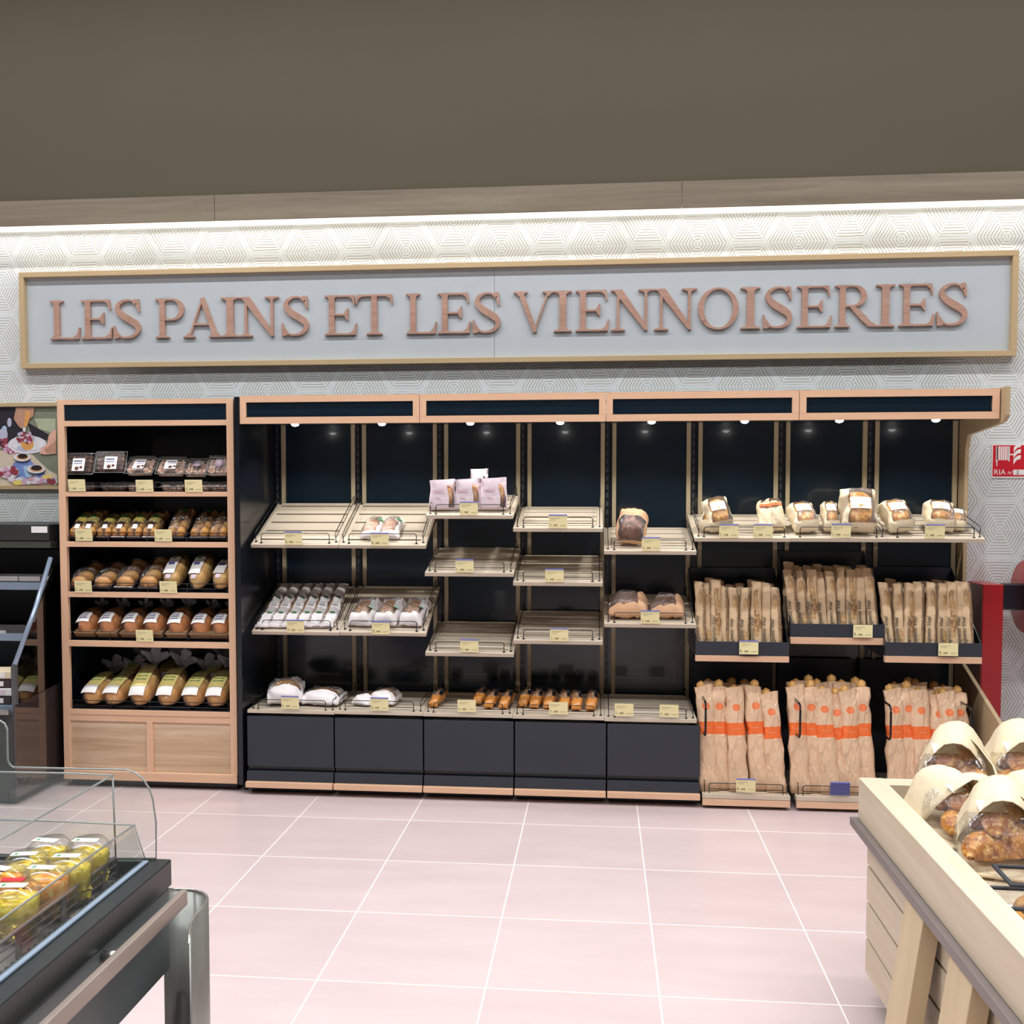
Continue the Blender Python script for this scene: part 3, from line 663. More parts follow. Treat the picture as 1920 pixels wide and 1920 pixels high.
fill_bin(B6, 'middle', [1478, 1499, 1520, 1537, 1556, 1577, 1594, 1612, 1627], [1492, 1509, 1526, 1546, 1561, 1579, 1596, 1615, 1639], [1068, 1072, 1070, 1074, 1072, 1066, 1070, 1068, 1065], [(1478, 1056), (1496, 1062), (1514, 1061), (1533, 1060), (1552, 1064), (1570, 1062), (1590, 1062), (1615, 1062)])
fill_bin(B7, 'right', [1656, 1682, 1706, 1722, 1747, 1766, 1783, 1799, 1809], [1670, 1690, 1702, 1722, 1745, 1766, 1786, 1802, 1818], [1092, 1096, 1096, 1093, 1092, 1096, 1094, 1092, 1091], [(1668, 1088), (1690, 1094), (1700, 1098), (1730, 1092), (1757, 1090), (1776, 1092), (1795, 1092)])
for p in protoK:
    for c in list(p.children): bpy.data.objects.remove(c)
    bpy.data.objects.remove(p)

# ---- floor racks
def rack(uL, uR, v0, v1, label, key):
    yf = -.70; A = at(uL, v0, yf); B_ = at(uR, v0, yf); W = B_.x-A.x; h = W/2; ztop = at(uL, v0-12.5, yf).z
    t = thing('baguette_rack', label, 'rack', (A.x+h, yf, 0), group='low baguette racks on the floor')
    MB().box(-h+.01, h-.01, .05, .60, 0, .05).obj('plinth', black, t)
    MB().box(-h, h, 0, .03, ztop-.073, ztop-.037).obj('beech_strip', beech, t, bevel=.0015)
    m = MB()
    for i in range(6): m.box(-h, h, .0+i*.09, .084+i*.09, ztop-.034, ztop-.012)
    m.box(-h, h, .03, .55, ztop-.040, ztop-.0345); m.obj('slatted_base', board, t)
    MB().box(-h, h, .60, .61, .05, .72).obj('rear_panel', slate, t)
    z = ztop-.012; xl, xr = -h+.035, h-.035; hh = .055; r_ = .014
    pts = [(xl, .02, z), (xl, .02, z+hh-r_)]+[(xl+r_*(1-math.cos(q)), .02, z+hh-r_+r_*math.sin(q)) for q in (.5, 1, 1.57)]+[(xr-r_*(1-math.cos(q)), .02, z+hh-r_+r_*math.sin(q)) for q in (1.57, 1, .5)]+[(xr, .02, z+hh-r_), (xr, .02, z)]
    MB().tube(pts, .0025).tube([(xl, .02, z+.024), (xr, .02, z+.024)], .0022).obj('front_rail', wire, t)
    for s in (-1, 1):
        x = s*(h-.012)
        MB().tube([(x, .03, z), (x, .03, z+.05), (x, .04, z+.06), (x, .5, z+.06), (x, .5, z)], .0025).tube([(x, .03, z+.03), (x, .5, z+.03)], .002).obj('side_rail', wire, t)
        if s > 0 and key < 7: continue
        hp = [(x, .44, z+.31), (x, .03, z+.31)]+[(x, .03-.03*math.sin(q), z+.34-.03*math.cos(q)) for q in (.5, 1.0, 1.57)]+[(x, 0, z+.46)]+[(x, .03-.03*math.cos(q), z+.46+.03*math.sin(q)) for q in (.5, 1.0, 1.57)]+[(x, .44, z+.49)]
        MB().tube(hp, .006, 8).obj('divider_hoop', plain('hoop_black', (30, 30, 36), .2, .4) if 'hoop_black' not in MATS else MATS['hoop_black'], t)
    return dict(z=z, x0=A.x, x1=B_.x)
R5 = rack(1317.3, 1481.8, 1497, 1511, 'low rack of orange-banded baguette bags, left of three', 5)
R6 = rack(1493.8, 1648, 1502, 1516, 'low rack of orange-banded baguette bags, middle of three', 6)
R7 = rack(1663, 1822, 1507, 1521, 'low rack of orange-banded baguette bags, right of three behind the oak table', 7)
price_tag(1398.5, 1473.5, -.712, 'small yellow price tag on the left low baguette rack', '0')
price_tag(1575, 1480, -.712, 'blank blue card clipped to the middle low baguette rack', '0', blue=True, clip=True)
LB = .60
OB = [bagmesh('banded_bag', .105, LB, .075, 10+i, bandpaper, None, amp=.010) for i in range(4)]
tip = lump(.05, .14, .040, 10, 12, 1, .3, .5, .003, 20, 5, 3, .12).mesh('baguette', bagette)
protoO = []
for i in range(4):
    t = thing('banded_baguette_bag', 'x', 'bread bag'); link('paper', OB[i][0], t)
    o = link('baguette', tip, t, ((-.012, .01, .0, .012)[i], .02, .512+(.0, .012, -.012, .004)[i]), (PI/2, 0, 0)); o.location.y = .026; o.location.z -= .018
    protoO.append(t)
def fill_rack(Rk, name, items, back):
    for lst, yy, row in ((items, -.63, 'front'), (back, -.55, 'rear')):
        n = len(lst)
        for i, (ut, ub, vt_) in enumerate(lst):
            t = dup(protoO[(i+(0 if row == 'front' else 2)) % 4])
            ya = yy+(.018 if i % 2 else 0)
            B = at(ub, 1480, ya); B.z = Rk['z']+.001; T = at(ut, vt_, ya+.10); orient(t, B, T, LB, rnd(-.1, .1))
            pos = 'leftmost' if i == 0 else 'rightmost' if i == n-1 else '%s from the left' % ORD[i]
            t['label'] = 'orange-banded baguette bag, %s, %s row of the %s low rack' % (pos, row, name); t['group'] = 'orange-banded baguette bags in the low racks'
fill_rack(R5, 'left', [(1319, 1330, 1286), (1345, 1352, 1287), (1376, 1384, 1289), (1411, 1424, 1285), (1441, 1457, 1299)], [(1328, 1338, 1278), (1368, 1372, 1280), (1400, 1408, 1282)])
fill_rack(R6, 'middle', [(1490, 1502, 1286), (1516, 1530, 1288), (1541, 1556, 1292), (1562, 1586, 1300), (1588, 1600, 1294), (1612, 1626, 1288)], [(1492, 1500, 1278), (1512, 1520, 1276), (1536, 1545, 1282), (1556, 1566, 1278), (1578, 1586, 1280), (1600, 1610, 1280)])
fill_rack(R7, 'right', [(1673, 1684, 1292), (1697, 1710, 1290), (1721, 1736, 1294), (1755, 1768, 1302), (1772, 1792, 1298), (1792, 1815, 1299)], [(1678, 1690, 1284), (1700, 1712, 1280), (1720, 1730, 1282), (1748, 1756, 1290), (1768, 1776, 1288)])
for p in protoO:
    for c in list(p.children): bpy.data.objects.remove(c)
    bpy.data.objects.remove(p)

# ================================================================== LEFT BREAD CABINET
xa, xb = -2.447, -1.425; yf = -.64
bc = thing('bread_cabinet', 'tall beech-framed bread cabinet with five shelves at left', 'cabinet', ((xa+xb)/2, 0, 0))
hw = (xb-xa)/2; pw = .040
def zz(v, y=yf): return at(280, v, y).z
ztop = 2.20
for s in (-1, 1):
    x = s*hw; MB().box(min(x, x-s*pw), max(x, x-s*pw), yf, yf+.03, .045, ztop).obj('front_post', beechv, bc, bevel=.0015)
    x2 = s*(hw-.003); MB().box(min(x2, x2-s*.016), max(x2, x2-s*.016), yf+.03, -.03, .045, ztop-.002).obj('side_panel', black, bc)
MB().box(-hw+.019, hw-.019, -.045, -.03, .05, ztop-.01).obj('back_panel', black, bc)
MB().box(-hw+pw, hw-pw, yf, yf+.03, zz(757.5), ztop).obj('top_rail', beech, bc); MB().box(-hw+pw, hw-pw, yf, yf+.03, zz(798), zz(788)).obj('header_rail', beech, bc)
MB().box(-hw+pw, hw-pw, yf+.008, yf+.014, zz(788)-.001, zz(757.5)+.001).obj('header_panel', blackback, bc)
MB().box(-hw+.019, hw-.019, yf+.031, -.046, ztop-.02, ztop-.004).obj('top_board', black, bc)
SV = [(922, 931), (1016, 1026), (1111, 1121), (1203, 1214), (1333, 1342.5)]
LS = []
SLOPE = [.06, .30, .30, .30, .30]
for k, (a, b) in enumerate(SV):
    za, zb2 = zz(a), zz(b)
    MB().box(-hw+pw, hw-pw, yf, yf+.022, zb2, za).obj('shelf_edge', beech, bc, bevel=.001)
    s = SLOPE[k]; d = .55
    m = MB(); m.hexa([(-hw+.02, yf+.0225, za-.02), (hw-.02, yf+.0225, za-.02), (hw-.02, yf+.0225+d, za-.02+d*s), (-hw+.02, yf+.0225+d, za-.02+d*s), (-hw+.02, yf+.0225, za-.004), (hw-.02, yf+.0225, za-.004), (hw-.02, yf+.0225+d, za-.004+d*s), (-hw+.02, yf+.0225+d, za-.004+d*s)])
    m.obj('shelf_board', black, bc)
    g = MB()
    for h in (.022, .05) if k else (.025, .052): g.tube([(-hw+pw+.01, yf+.012, za+h), (hw-pw-.01, yf+.012, za+h)], .0023)
    for q in range(5): x = -hw+pw+.012+(2*hw-2*pw-.024)*q/4; g.tube([(x, yf+.012, za), (x, yf+.012, za+.052)], .002)
    g.obj('front_rail', wire, bc)
    LS.append((za-.004, s))
MB().box(-hw+pw, hw-pw, yf+.002, yf+.025, zz(1354), zz(1343)).obj('lower_rail', beech, bc); MB().box(-hw, hw, yf-.006, yf+.03, .045, .095).obj('bottom_rail', beech, bc, bevel=.002)
cx_ = at(281, 1400, yf).x-(xa+xb)/2
MB().box(cx_-.018, cx_+.018, yf+.001, yf+.025, .095, zz(1354)).obj('centre_stile', beechv, bc)
MB().box(-hw+pw, cx_-.018, yf+.012, yf+.02, .095, zz(1354)).obj('cupboard_panel', oaklt, bc); MB().box(cx_+.018, hw-pw, yf+.012, yf+.02, .095, zz(1354)).obj('cupboard_panel', oaklt, bc)
MB().box(-hw+.02, hw-.02, yf+.05, -.05, 0, .045).obj('plinth', black, bc)
for r, lst in enumerate([[(144, 910, 'in front of the brown cookies, top shelf of the beech cabinet'), (271, 911, 'middle of the top shelf of the beech cabinet'), (363, 911, 'right on the top shelf of the beech cabinet')],
                         [(157, 1003, 'left on the second shelf of the beech cabinet'), (306, 1004, 'right on the second shelf of the beech cabinet')], [(156, 1100, 'left on the third shelf of the beech cabinet'), (315.5, 1101, 'right on the third shelf of the beech cabinet')],
                         [(271, 1192, 'in the middle of the fourth shelf of the beech cabinet')]]):
    for u, v, l in lst: price_tag(u, v, yf-.006, 'yellow price tag '+l, '1', clip=False, rot=0, group='price tags of the beech bread cabinet')

def on_ls(k, u, yy):   # point on cabinet shelf k at column u and depth yy
    z0, s = LS[k]; p = at(u, 1000, yy); p.z = z0+(yy-(yf+.0225))*s+.002; p2 = p.copy()
    # column u at that height
    for _ in range(3):
        q = at(u, PYC-CF*((p2-CAM).dot(UP)/(p2-CAM).dot(FW)), yy); p2.x = q.x
    return p2
def vz(p): d = p-CAM; return PYC-CF*d.dot(UP)/d.dot(FW)
# --- bread products as prototypes (length along +y, resting on z=0)
def topz(W, L, H, e=.8):
    def f(x, y):
        q = max(0, 1-abs(2*x/W)**(2/e)); s = abs(2*y/L-1); pr = max(0, (1-s**2.6))**.4; return H*.25+H*.75*(q**(e/2))*pr
    return f
def loaf_proto(kind, seed):
    t = thing('sliced_loaf', 'x', 'bread'); twf = MATS.get('twisted_film') or film('twisted_film', (1, 1, 1), .12, .15, .32, (.75, .78, .82), 1.0, 60)
    MATS['twisted_film'] = twf
    if kind == 'tall':      # long golden loaf in printed film
        W, L, H = .135, .30, .115
        lump(W*.93, L*.93, H*.94, 14, 20, .7, .5, .25, .003, 14, seed, 0, 0).obj('loaf', loafc, t, (0, .008, .002)); 
        lump(W, L, H, 14, 20, .75, .5, .25, .004, 16, seed+4).obj('film_bag', crinkle, t)
        f = topz(W, L, H, .75); patch(.09, .185, f, -.008, .075, lift=.004).obj('printed_panel', plain('pale_yellow_print', (238, 222, 140), .5) if 'pale_yellow_print' not in MATS else MATS['pale_yellow_print'], t)
        patch(.082, .05, f, -.006, .022, lift=.005).obj('white_label', white, t)
        lm = MB(); 
        for q in range(3): lm.box(-.03, .024, .12+q*.026, .126+q*.026, 0, 0.0015)
        lm.v = [(x, y, f(x, y)+.0055+z) for x, y, z in lm.v]; lm.obj('green_print', green, t)
        m = twist((0, L-.012, H*.5), .008, .05, .085, seed)
        m.obj('twisted_end', twf, t)
    elif kind == 'brioche':
        W, L, H = .135, .24, .11
        lump(W*.92, L*.95, H*.9, 16, 20, .8, .45, .2, .003, 14, seed, 4, .16).obj('loaf', brioche, t, (0, .006, .02))
        MB().hexa([(-W*.44, .02, 0), (W*.44, .02, 0), (W*.44, L-.03, 0), (-W*.44, L-.03, 0), (-W*.5, .0, .045), (W*.5, .0, .045), (W*.5, L-.01, .045), (-W*.5, L-.01, .045)]).obj('paper_tray', tray_m, t, bevel=.008)
        lump(W*1.02, L, H*1.18, 14, 20, .8, .5, .3, .004, 18, seed+2).obj('film_bag', crinkle, t, (0, 0, .002))
        m = twist((0, L-.012, H*.75), .006, .03, .05, seed)
        m.obj('twisted_end', twf, t)
        f = topz(W, L, H*1.1, .8); patch(.082, .075, f, -.008, .022, lift=.012).obj('white_label', white, t)
        lm = MB()
        for q in range(3): lm.box(-.03, .016, .04+q*.016, .045+q*.016, 0, .001)
        lm.v = [(x, y, f(x, y)+.0145+z) for x, y, z in lm.v]; lm.obj('print', bluecard, t)
    elif kind in ('rolls', 'sprinkled', 'braid'):
        W, L, H = (.115, .26, .075) if kind != 'braid' else (.15, .27, .085)
        m = MB()
        for j in range(4):
            for i in ((-1, 1) if kind != 'braid' else (0,)):
                w_ = W*.46 if i else W*.86
                q = lump(w_, L*.25, H*.8, 8, 12, .95, .5, .3, .002, 20, seed+j)
                m.add([(x+i*W*.235, y+.008+j*L*.238, z+.006) for x, y, z in q.v], q.f, True)
        m.obj('bread', rollc if kind != 'braid' else loafc, t)
        MB().hexa([(-W*.42, .01, 0), (W*.42, .01, 0), (W*.42, L-.01, 0), (-W*.42, L-.01, 0), (-W*.48, 0, .028), (W*.48, 0, .028), (W*.48, L, .028), (-W*.48, L, .028)]).obj('tray', dtray, t, bevel=.006)
        lump(W*1.03, L*1.04, H*1.1, 14, 20, .75, .5, .3, .004, 22, seed+3).obj('film_bag', crinkle, t, (0, -.004, .001))
        f = topz(W, L, H, .8)
        if kind == 'rolls':
            patch(W*.8, .10, f, 0, .085, lift=.009).obj('printed_panel', plain('yellow_green_print', (206, 188, 96), .5) if 'yellow_green_print' not in MATS else MATS['yellow_green_print'], t)
            patch(W*.36, .03, f, 0, .125, 4, 3, lift=.0105).obj('green_print', green, t); patch(W*.3, .03, f, .01, .025, 4, 3, lift=.011).obj('white_label', white, t)
        if kind == 'sprinkled':
            m = MB()
            for _ in range(60):
                x, y = rnd(-W*.4, W*.4), rnd(.02, L*.85); a = rnd(0, PI); z = f(x, y)+.006
                m.tube([(x, y, z), (x+.012*math.cos(a), y+.012*math.sin(a), f(x+.012*math.cos(a), y+.012*math.sin(a))+.006)], .0014, 3)
            m.obj('chocolate_sprinkles', darkc, t)
            patch(W*.4, .03, f, 0, .18, 4, 3, lift=.012).obj('green_print', green, t)
        if kind == 'braid': patch(.06, .03, f, 0, .2, 4, 3, lift=.012).obj('white_label', white, t)
    elif kind == 'toast':    # pale film with oval label
        W, L, H = .12, .27, .105
        lump(W*.94, L*.96, H*.94, 14, 20, .6, .5, .25, .002, 14, seed).obj('loaf', loafc, t, (0, .006, .002))
        lump(W, L, H, 14, 20, .65, .5, .25, .004, 18, seed+1).obj('film_bag', yfilm, t)
        f = topz(W, L, H, .65); patch(.068, .13, f, -.008, .05, lift=.005).obj('white_label', white, t)
        patch(.02, .015, f, -.008, .16, 3, 3, lift=.007).obj('green_print', green, t); patch(.035, .02, f, -.008, .11, 3, 3, lift=.0075).obj('print', bluecard, t)
        patch(.03, .02, f, -.004, .022, 3, 3, lift=.005).obj('round_sticker', pinkp, t)
    return t
PR = {}
def prod(kind, seed=0):
    if (kind, seed) not in PR: PR[(kind, seed)] = loaf_proto(kind, seed)
    return PR[(kind, seed)]
LHT = {'tall': (.30, .115), 'brioche': (.24, .11), 'rolls': (.26, .075), 'sprinkled': (.26, .075), 'braid': (.27, .085), 'toast': (.27, .105)}
def put(k, kind, u, vtop, label, group, seed=0, yaw=0, dy=.0, sx=1):
    p = on_ls(k, u, yf+.035+dy); z0, s = LS[k]
    L, H = LHT[kind]
    # tilt that brings the top of the piece to the height seen in the photograph
    best = (9, 0)
    for i in range(0, 75):
        a = math.radians(i); top = p+Vector((0, L*.9*math.cos(a)-H*.8*math.sin(a), L*.9*math.sin(a)+H*.8*math.cos(a))); e = abs(vz(top)-vtop)
        if e < best[0]: best = (e, a)
    a = max(best[1], math.atan(s)+.02)
    t = dup(prod(kind, seed), label, group); t.location = p; t.rotation_euler = (a, 0, yaw); t.scale = (sx, 1, 1)
    return t
def seq(n, i): return 'leftmost' if i == 0 else 'rightmost' if i == n-1 else '%s from the left' % ORD[i]
for i, (u, v, w_) in enumerate([(186, 1262, -.35), (217, 1260, -.18), (262, 1247, 0), (318, 1252, -.06), (367, 1258, -.1), (409, 1256, -.1)]):
    put(4, 'tall', (168, 208, 261, 311, 358, 403)[i], v, 'large golden loaf, %s in front on the lowest cabinet shelf' % seq(6, i), 'large loaves on the lowest cabinet shelf', i % 2, 0 if i > 1 else -.06, sx=1.1)
for i, (u, v) in enumerate([(235, 1250), (300, 1258), (392, 1256)]):
    t = put(4, 'tall', u, v, 'partly hidden golden loaf, %s in the rear row, lowest cabinet shelf' % ('left', 'middle', 'right')[i], 'large loaves on the lowest cabinet shelf', i % 2, 0, dy=.17)
for i, (u, v, w_) in enumerate([(162, 1150, -.3), (211, 1143, -.2), (253, 1146, -.12), (291, 1143, 0), (334, 1142, -.05), (376, 1150, -.1), (413, 1148, -.1)]):
    put(3, 'brioche', (158, 200, 244, 285, 330, 374, 412)[i], v, 'brioche loaf in brown tray, %s on the fourth cabinet shelf' % seq(7, i), 'brioche loaves on the fourth cabinet shelf', i % 2, 0, sx=.95)
for i, (u, v, kd) in enumerate([(146, 1054, 'braid'), (190, 1056, 'braid'), (232, 1050, 'braid'), (277, 1046, 'braid'), (321, 1036, 'toast'), (369, 1036, 'toast'), (412, 1044, 'toast')]):
    put(2, kd, u, v, ('soft bread in dark tray, %s' if kd == 'braid' else 'pale loaf with tall label, %s') % (seq(4, i)+' of four, third cabinet shelf' if i < 4 else seq(3, i-4)+' of three, third cabinet shelf'), 'wrapped breads on the third cabinet shelf', i % 2, -.05, sx=.84 if i < 4 else 1.0)
for i, (u, v) in enumerate([(151, 962), (172, 961), (202, 966), (230, 963), (259, 962), (288, 963)]):
    put(1, 'rolls', u-8, v-3, 'yellow-green wrapped rolls, %s of six, second cabinet shelf' % seq(6, i), 'wrapped rolls on the second cabinet shelf', i % 2, 0, sx=.78)
for i, (u, v) in enumerate([(332, 958), (376, 962), (412, 962)]):
    put(1, 'sprinkled', u-3, v-4, 'chocolate-sprinkled rolls, %s of three, second cabinet shelf' % seq(3, i), 'sprinkled rolls on the second cabinet shelf', i % 2, 0, sx=1.0)
# --- clamshell boxes on the top shelf
def clamshell(kind):
    t = thing('clamshell_box', 'x', 'food box'); W, L, H = .165, .125, .062
    MB().hexa([(-W*.43, .01, 0), (W*.43, .01, 0), (W*.43, L-.01, 0), (-W*.43, L-.01, 0), (-W/2, 0, H), (W/2, 0, H), (W/2, L, H), (-W/2, L, H)]).obj('clear_shell', clam, t, bevel=.012)
    MB().tube([(-W/2, 0, H*.55), (W/2, 0, H*.55), (W/2, L, H*.55), (-W/2, L, H*.55)], .003, 6, True).obj('rim', glassedge, t)
    mat = {'cookie': cookie, 'cream': cream, 'mixed': fruitmix if 0 else cream}.get(kind, cream); m = MB()
    for i in range(5):
        for j in range(4):
            q = lump(.03, .026, .022+rnd(0, .006), 5, 8, 1, .5, .4, .002, 30, i+j); m.add([(x-W*.36+i*W*.18, y+.012+j*.026, z+.004+.016*(1 if rnd(0, 1) > .4 else 0)) for x, y, z in q.v], q.f, True)
    m.box(-W*.4, W*.4, .014, L-.014, .004, .026); m.obj('biscuits', mat, t)
    if kind == 'round': MB().lathe([(.001, 0), (.03, 0), (.03, .001)], (.01, L*.5, H+.001), 20).obj('round_label', purple, t)
    else:
        MB().box(-.022 if kind == 'cookie' else -.03, .045 if kind == 'cookie' else .035, .01, .085, H+.0005, H+.0015).obj('white_label', white, t)
        MB().box(-.015, .03, .065, .072, H+.0016, H+.002).box(-.015, .03, .052, .056, H+.0016, H+.002).obj('print', bluecard, t); MB().lathe([(.001, 0), (.011, 0), (.011, .0006)], (.005, .025, H+.0016), 12).lathe([(.001, 0), (.008, 0), (.008, .0006)], (.027, .031, H+.0016), 12).obj('cookie_picture', darkc, t)
    return t
CS = {k: clamshell(k) for k in ('cookie', 'cream', 'round')}
up_ = [('cookie', 151, 893, 1.25, -.0), ('cookie', 210, 890, 1.22, .03), ('cream', 262, 896, .75, 0), ('cream', 320, 897, .72, .12), ('round', 367, 898, .62, .1), ('round', 410, 897, .9, 0)]
for i, (k, u, v, a, yw) in enumerate(up_):
    l_ = {'cookie': 'clear box of brown biscuits tipped upright, %s of two, top cabinet shelf', 'cream': 'clear box of pale pastries with square label, %s of two', 'round': 'clear box of pastries with round mauve label, %s of two'}[k] % ('left', 'right')[i % 2]
    t = dup(CS[k], l_, 'clear pastry boxes on the top cabinet shelf')
    p = at(u, v, yf+.06); t.location = p; t.rotation_euler = (a, 0, yw); t.scale = (1.08, 1, 1) if k == 'cookie' else (1, 1, 1)
    if k == 'round': t.scale = (.8, 1, 1)
for i, (k, u) in enumerate([('cookie', 151), ('cookie', 212), ('cream', 258), ('cream', 322), ('round', 372), ('round', 412)]):
    t = dup(CS[k], 'flat clear pastry box, %s in bottom layer, top cabinet shelf' % seq(6, i), 'clear pastry boxes on the top cabinet shelf')
    p = on_ls(0, u, yf+.045); t.location = p; t.rotation_euler = (.08, 0, 0); t.scale = (.85 if k != 'cookie' else 1, 1, .82)
for dct in (PR, CS):
    for p in dct.values():
        for c in list(p.children):
            bpy.data.objects.remove(c)
        bpy.data.objects.remove(p)

# ================================================================== PRODUCTS ON THE SLATTED SHELVES
def sit(key, u, v, off=.001):   # where the pixel meets the shelf surface
    s = SH[key]; return onplane(u, v, s['p']+s['n']*off, s['n'])
def wbag(W, L, H, papermat, breadmat, seed, win, print_=None, ridges=0, ramp=0, bread=(.8, .8, .88), name='bread_bag', filmmat=None, endmin=.35, text=None, ridge=.014):
    """paper bag lying along +y with a film window; win(t,a) is true on the window"""
    t = thing(name, 'x', 'bread bag')
    pa, fi = lump(W, L, H, 26, 36, .75, .42, .25, .004, 16, seed, endmin=.12, split=win, pillow=1, ridge=ridge)
    clean(pa).obj('paper', papermat, t); clean(fi).obj('film_window', filmmat or crinkle, t)
    lump(W*bread[0], L*bread[1], H*bread[2], 14, 18, .9, .5, .25, .003, 16, seed+9, ridges, ramp).obj('bread', breadmat, t, ((0 if len(bread) < 4 else bread[3]), L*(1-bread[1])*.4, H*.02))
    return t
TOPWIN = lambda t, a: .08 < t < .92 and .35 < a < PI-.2
SIDEWIN = lambda t, a: .05 < t < .95 and (a > 1.35 and a < 2.9)
def place(pr, key, u, v, label, group, yaw=0, scale=(1, 1, 1), extra=0):
    t = dup(pr, label, group); s = SH[key]; t.location = sit(key, u, v)
    t.rotation_mode = 'XYZ'; t.rotation_euler = (Matrix.Rotation(s['ang']+extra, 3, 'X') @ Matrix.Rotation(yaw, 3, 'Z')).to_euler(); t.scale = scale; return t
protos = []
def P(x): protos.append(x); return x
# narrow white baguette bags
nb = P(wbag(.068, .40, .05, whitep, bagette, 21, lambda t, a: .04 < t < .93 and a > 1.75 and a < 3.1, bread=(.84, .88, .84), name='narrow_bread_bag'))
f_ = topz(.068, .40, .05, .7); patch(.03, .016, f_, .012, .215, 4, 3, lift=.004).obj('green_print', plain('dark_green_print', (40, 80, 60), .6), nb); patch(.024, .008, f_, .012, .085, 4, 3, lift=.004).obj('print', green, nb); patch(.026, .03, f_, .012, .15, 4, 3, lift=.0035).obj('grey_print', plain('grey_print', (196, 196, 200), .6), nb)
for i, (u, yw) in enumerate([(492, 0), (514, .0), (539, 0), (564, 0.02), (587, 0.03), (613, .04)]):
    place(nb, '0b', u, 1180, 'narrow white baguette bag, %s of six on the steep shelf' % seq(6, i), 'narrow white baguette bags', yw, (1.2, 1.26, 1))
rb = P(wbag(.135, .26, .085, whitep, country, 31, lambda t, a: .12 < t < .95 and .9 < a < 2.9, bread=(.78, .84, .9, -.012)))
f_ = topz(.135, .26, .085, .7); patch(.03, .03, f_, .045, .16, 4, 3, lift=.004).obj('print', green, rb)
for i, u in enumerate([692, 728]): place(rb, '1a', u, 1014, 'white bread bag with oblong loaf behind film, %s of two on the upper tilted shelf' % ('left', 'right')[i], 'white bread bags', (-.05, -.03)[i], (.85, .82, .8))
sb = P(wbag(.15, .26, .095, whitep, seeded, 33, lambda t, a: .15 < t < .97 and .95 < a < 2.8, bread=(.8, .8, .95, -.01)))
f_ = topz(.15, .26, .095, .7); patch(.03, .09, f_, .05, .1, 4, 3, lift=.004).obj('print', plain('pale_grey_print', (200, 205, 208), .6), sb); patch(.02, .01, f_, .05, .09, 3, 2, lift=.006).obj('green_print', green, sb)
for i, u in enumerate([675, 722, 770]): place(sb, '1b', u, 1178, 'round seeded loaf in white bag, %s of three on the steep shelf' % ('left', 'middle', 'right')[i], 'white bread bags', -.08, (.92, .95, .95))
lb = P(wbag(.24, .20, .10, whitep, seeded, 35, lambda t, a: .35 < t < .97 and .3 < a < PI-.3, bread=(.85, .8, 1.0)))
place(lb, '0d', 532, 1325, 'seeded loaf in white bag propped up, left on first base shelf', 'seeded loaves on the first base shelf', .12, (.85, 1, 1), .38)
place(lb, '0d', 596, 1326, 'seeded loaf in white bag lying at right on the first base shelf', 'seeded loaves on the first base shelf', -.1, (.95, 1, .8), .1)
place(lb, '1d', 672, 1325, 'flat white bread bag at left on the second base shelf', 'bread bags on the second base shelf', -.45, (.5, .95, .62))
place(lb, '1d', 712, 1326, 'white bag with seeded round loaf at right on the second base shelf', 'bread bags on the second base shelf', -.1, (.65, 1, .8), .05)
# standing white/pink bags on the highest shelf
st = P(thing('standing_bread_bag', 'x', 'bread bag'))
pm, fm = bagmesh('pink_bag', .15, .17, .085, 41, pinkp, lambda c: c.x > .03 and c.x < .066 and c.y < 0 and .02 < c.z < .15, amp=.006)
link('paper', pm, st); link('film_window', fm, st); lump(.12, .14, .06, 10, 14, 1, .5, .4, .003, 16, 3).obj('bread', country, st, (.0, .028, .01), (PI/2, 0, 0))
MB().box(-.052, .012, -.0465, -.0455, .10, .106).box(-.035, -.005, -.0465, -.0455, .06, .064).obj('pink_print', plain('pink_print', (226, 180, 200), .6), st)
for i, (u, s) in enumerate([(830, 1.0), (877, 1.02), (926, 1.05)]):
    t = dup(st, 'white and pink paper bag standing, %s of three on the highest shelf' % ('left', 'middle', 'right')[i], 'standing white and pink bags'); p = sit('2a', u, 957); t.location = p; t.rotation_euler = (-.12, 0, (.05, -.05, .03)[i]); t.scale = (1.02, 1, s)
t = dup(st, 'taller white paper bag standing behind the middle and right pink bags', 'standing white and pink bags'); t.location = sit('2a', 897, 945); t.rotation_euler = (-.1, .05, .2); t.scale = (.75, .9, 1.17)
# kraft bags with windows
kb = P(wbag(.17, .22, .13, kraft, darkc, 51, lambda t, a: t < .55 and .5 < a < PI-.6, bread=(.88, .85, .95)))
place(kb, '4a', 1180, 1024, 'dark loaf in kraft bag standing tilted on its shelf', 'kraft bags with windows', -.15, (.95, .95, 1.0), .55)
kd2 = P(wbag(.22, .24, .12, kraft, darkc, 53, lambda t, a: .06 < t < .94 and 1.15 < a < PI-.25, bread=(.9, .92, .95)))
for i, u in enumerate([1178, 1252]): place(kd2, '4b', u, 1163, 'dark glossy loaf in kraft-edged film, %s of two' % ('left', 'right')[i], 'dark film-wrapped loaves', 0, (1.0 if i == 0 else .85, .9, 1.0 if i == 0 else .88))
wb = P(wbag(.15, .22, .10, kraftw, rollc, 55, lambda t, a: .1 < t < .95 and .7 < a < 2.1, bread=(.86, .86, .93), ridges=3, ramp=.2))
f_ = topz(.15, .22, .10, .7); patch(.085, .06, f_, .0, .09, 5, 4, lift=.007).obj('white_label', white, wb)
ob = P(wbag(.10, .20, .075, kraftw, rollc, 57, lambda t, a: .75 < t < .95 and .7 < a < 2.1, bread=(.8, .8, .85)))
f_ = topz(.10, .20, .075, .7); patch(.085, .022, f_, 0, .125, 5, 3, lift=.006).obj('orange_stripe', orange, ob)
K = 'kraft bags of rolls on the top right shelves'
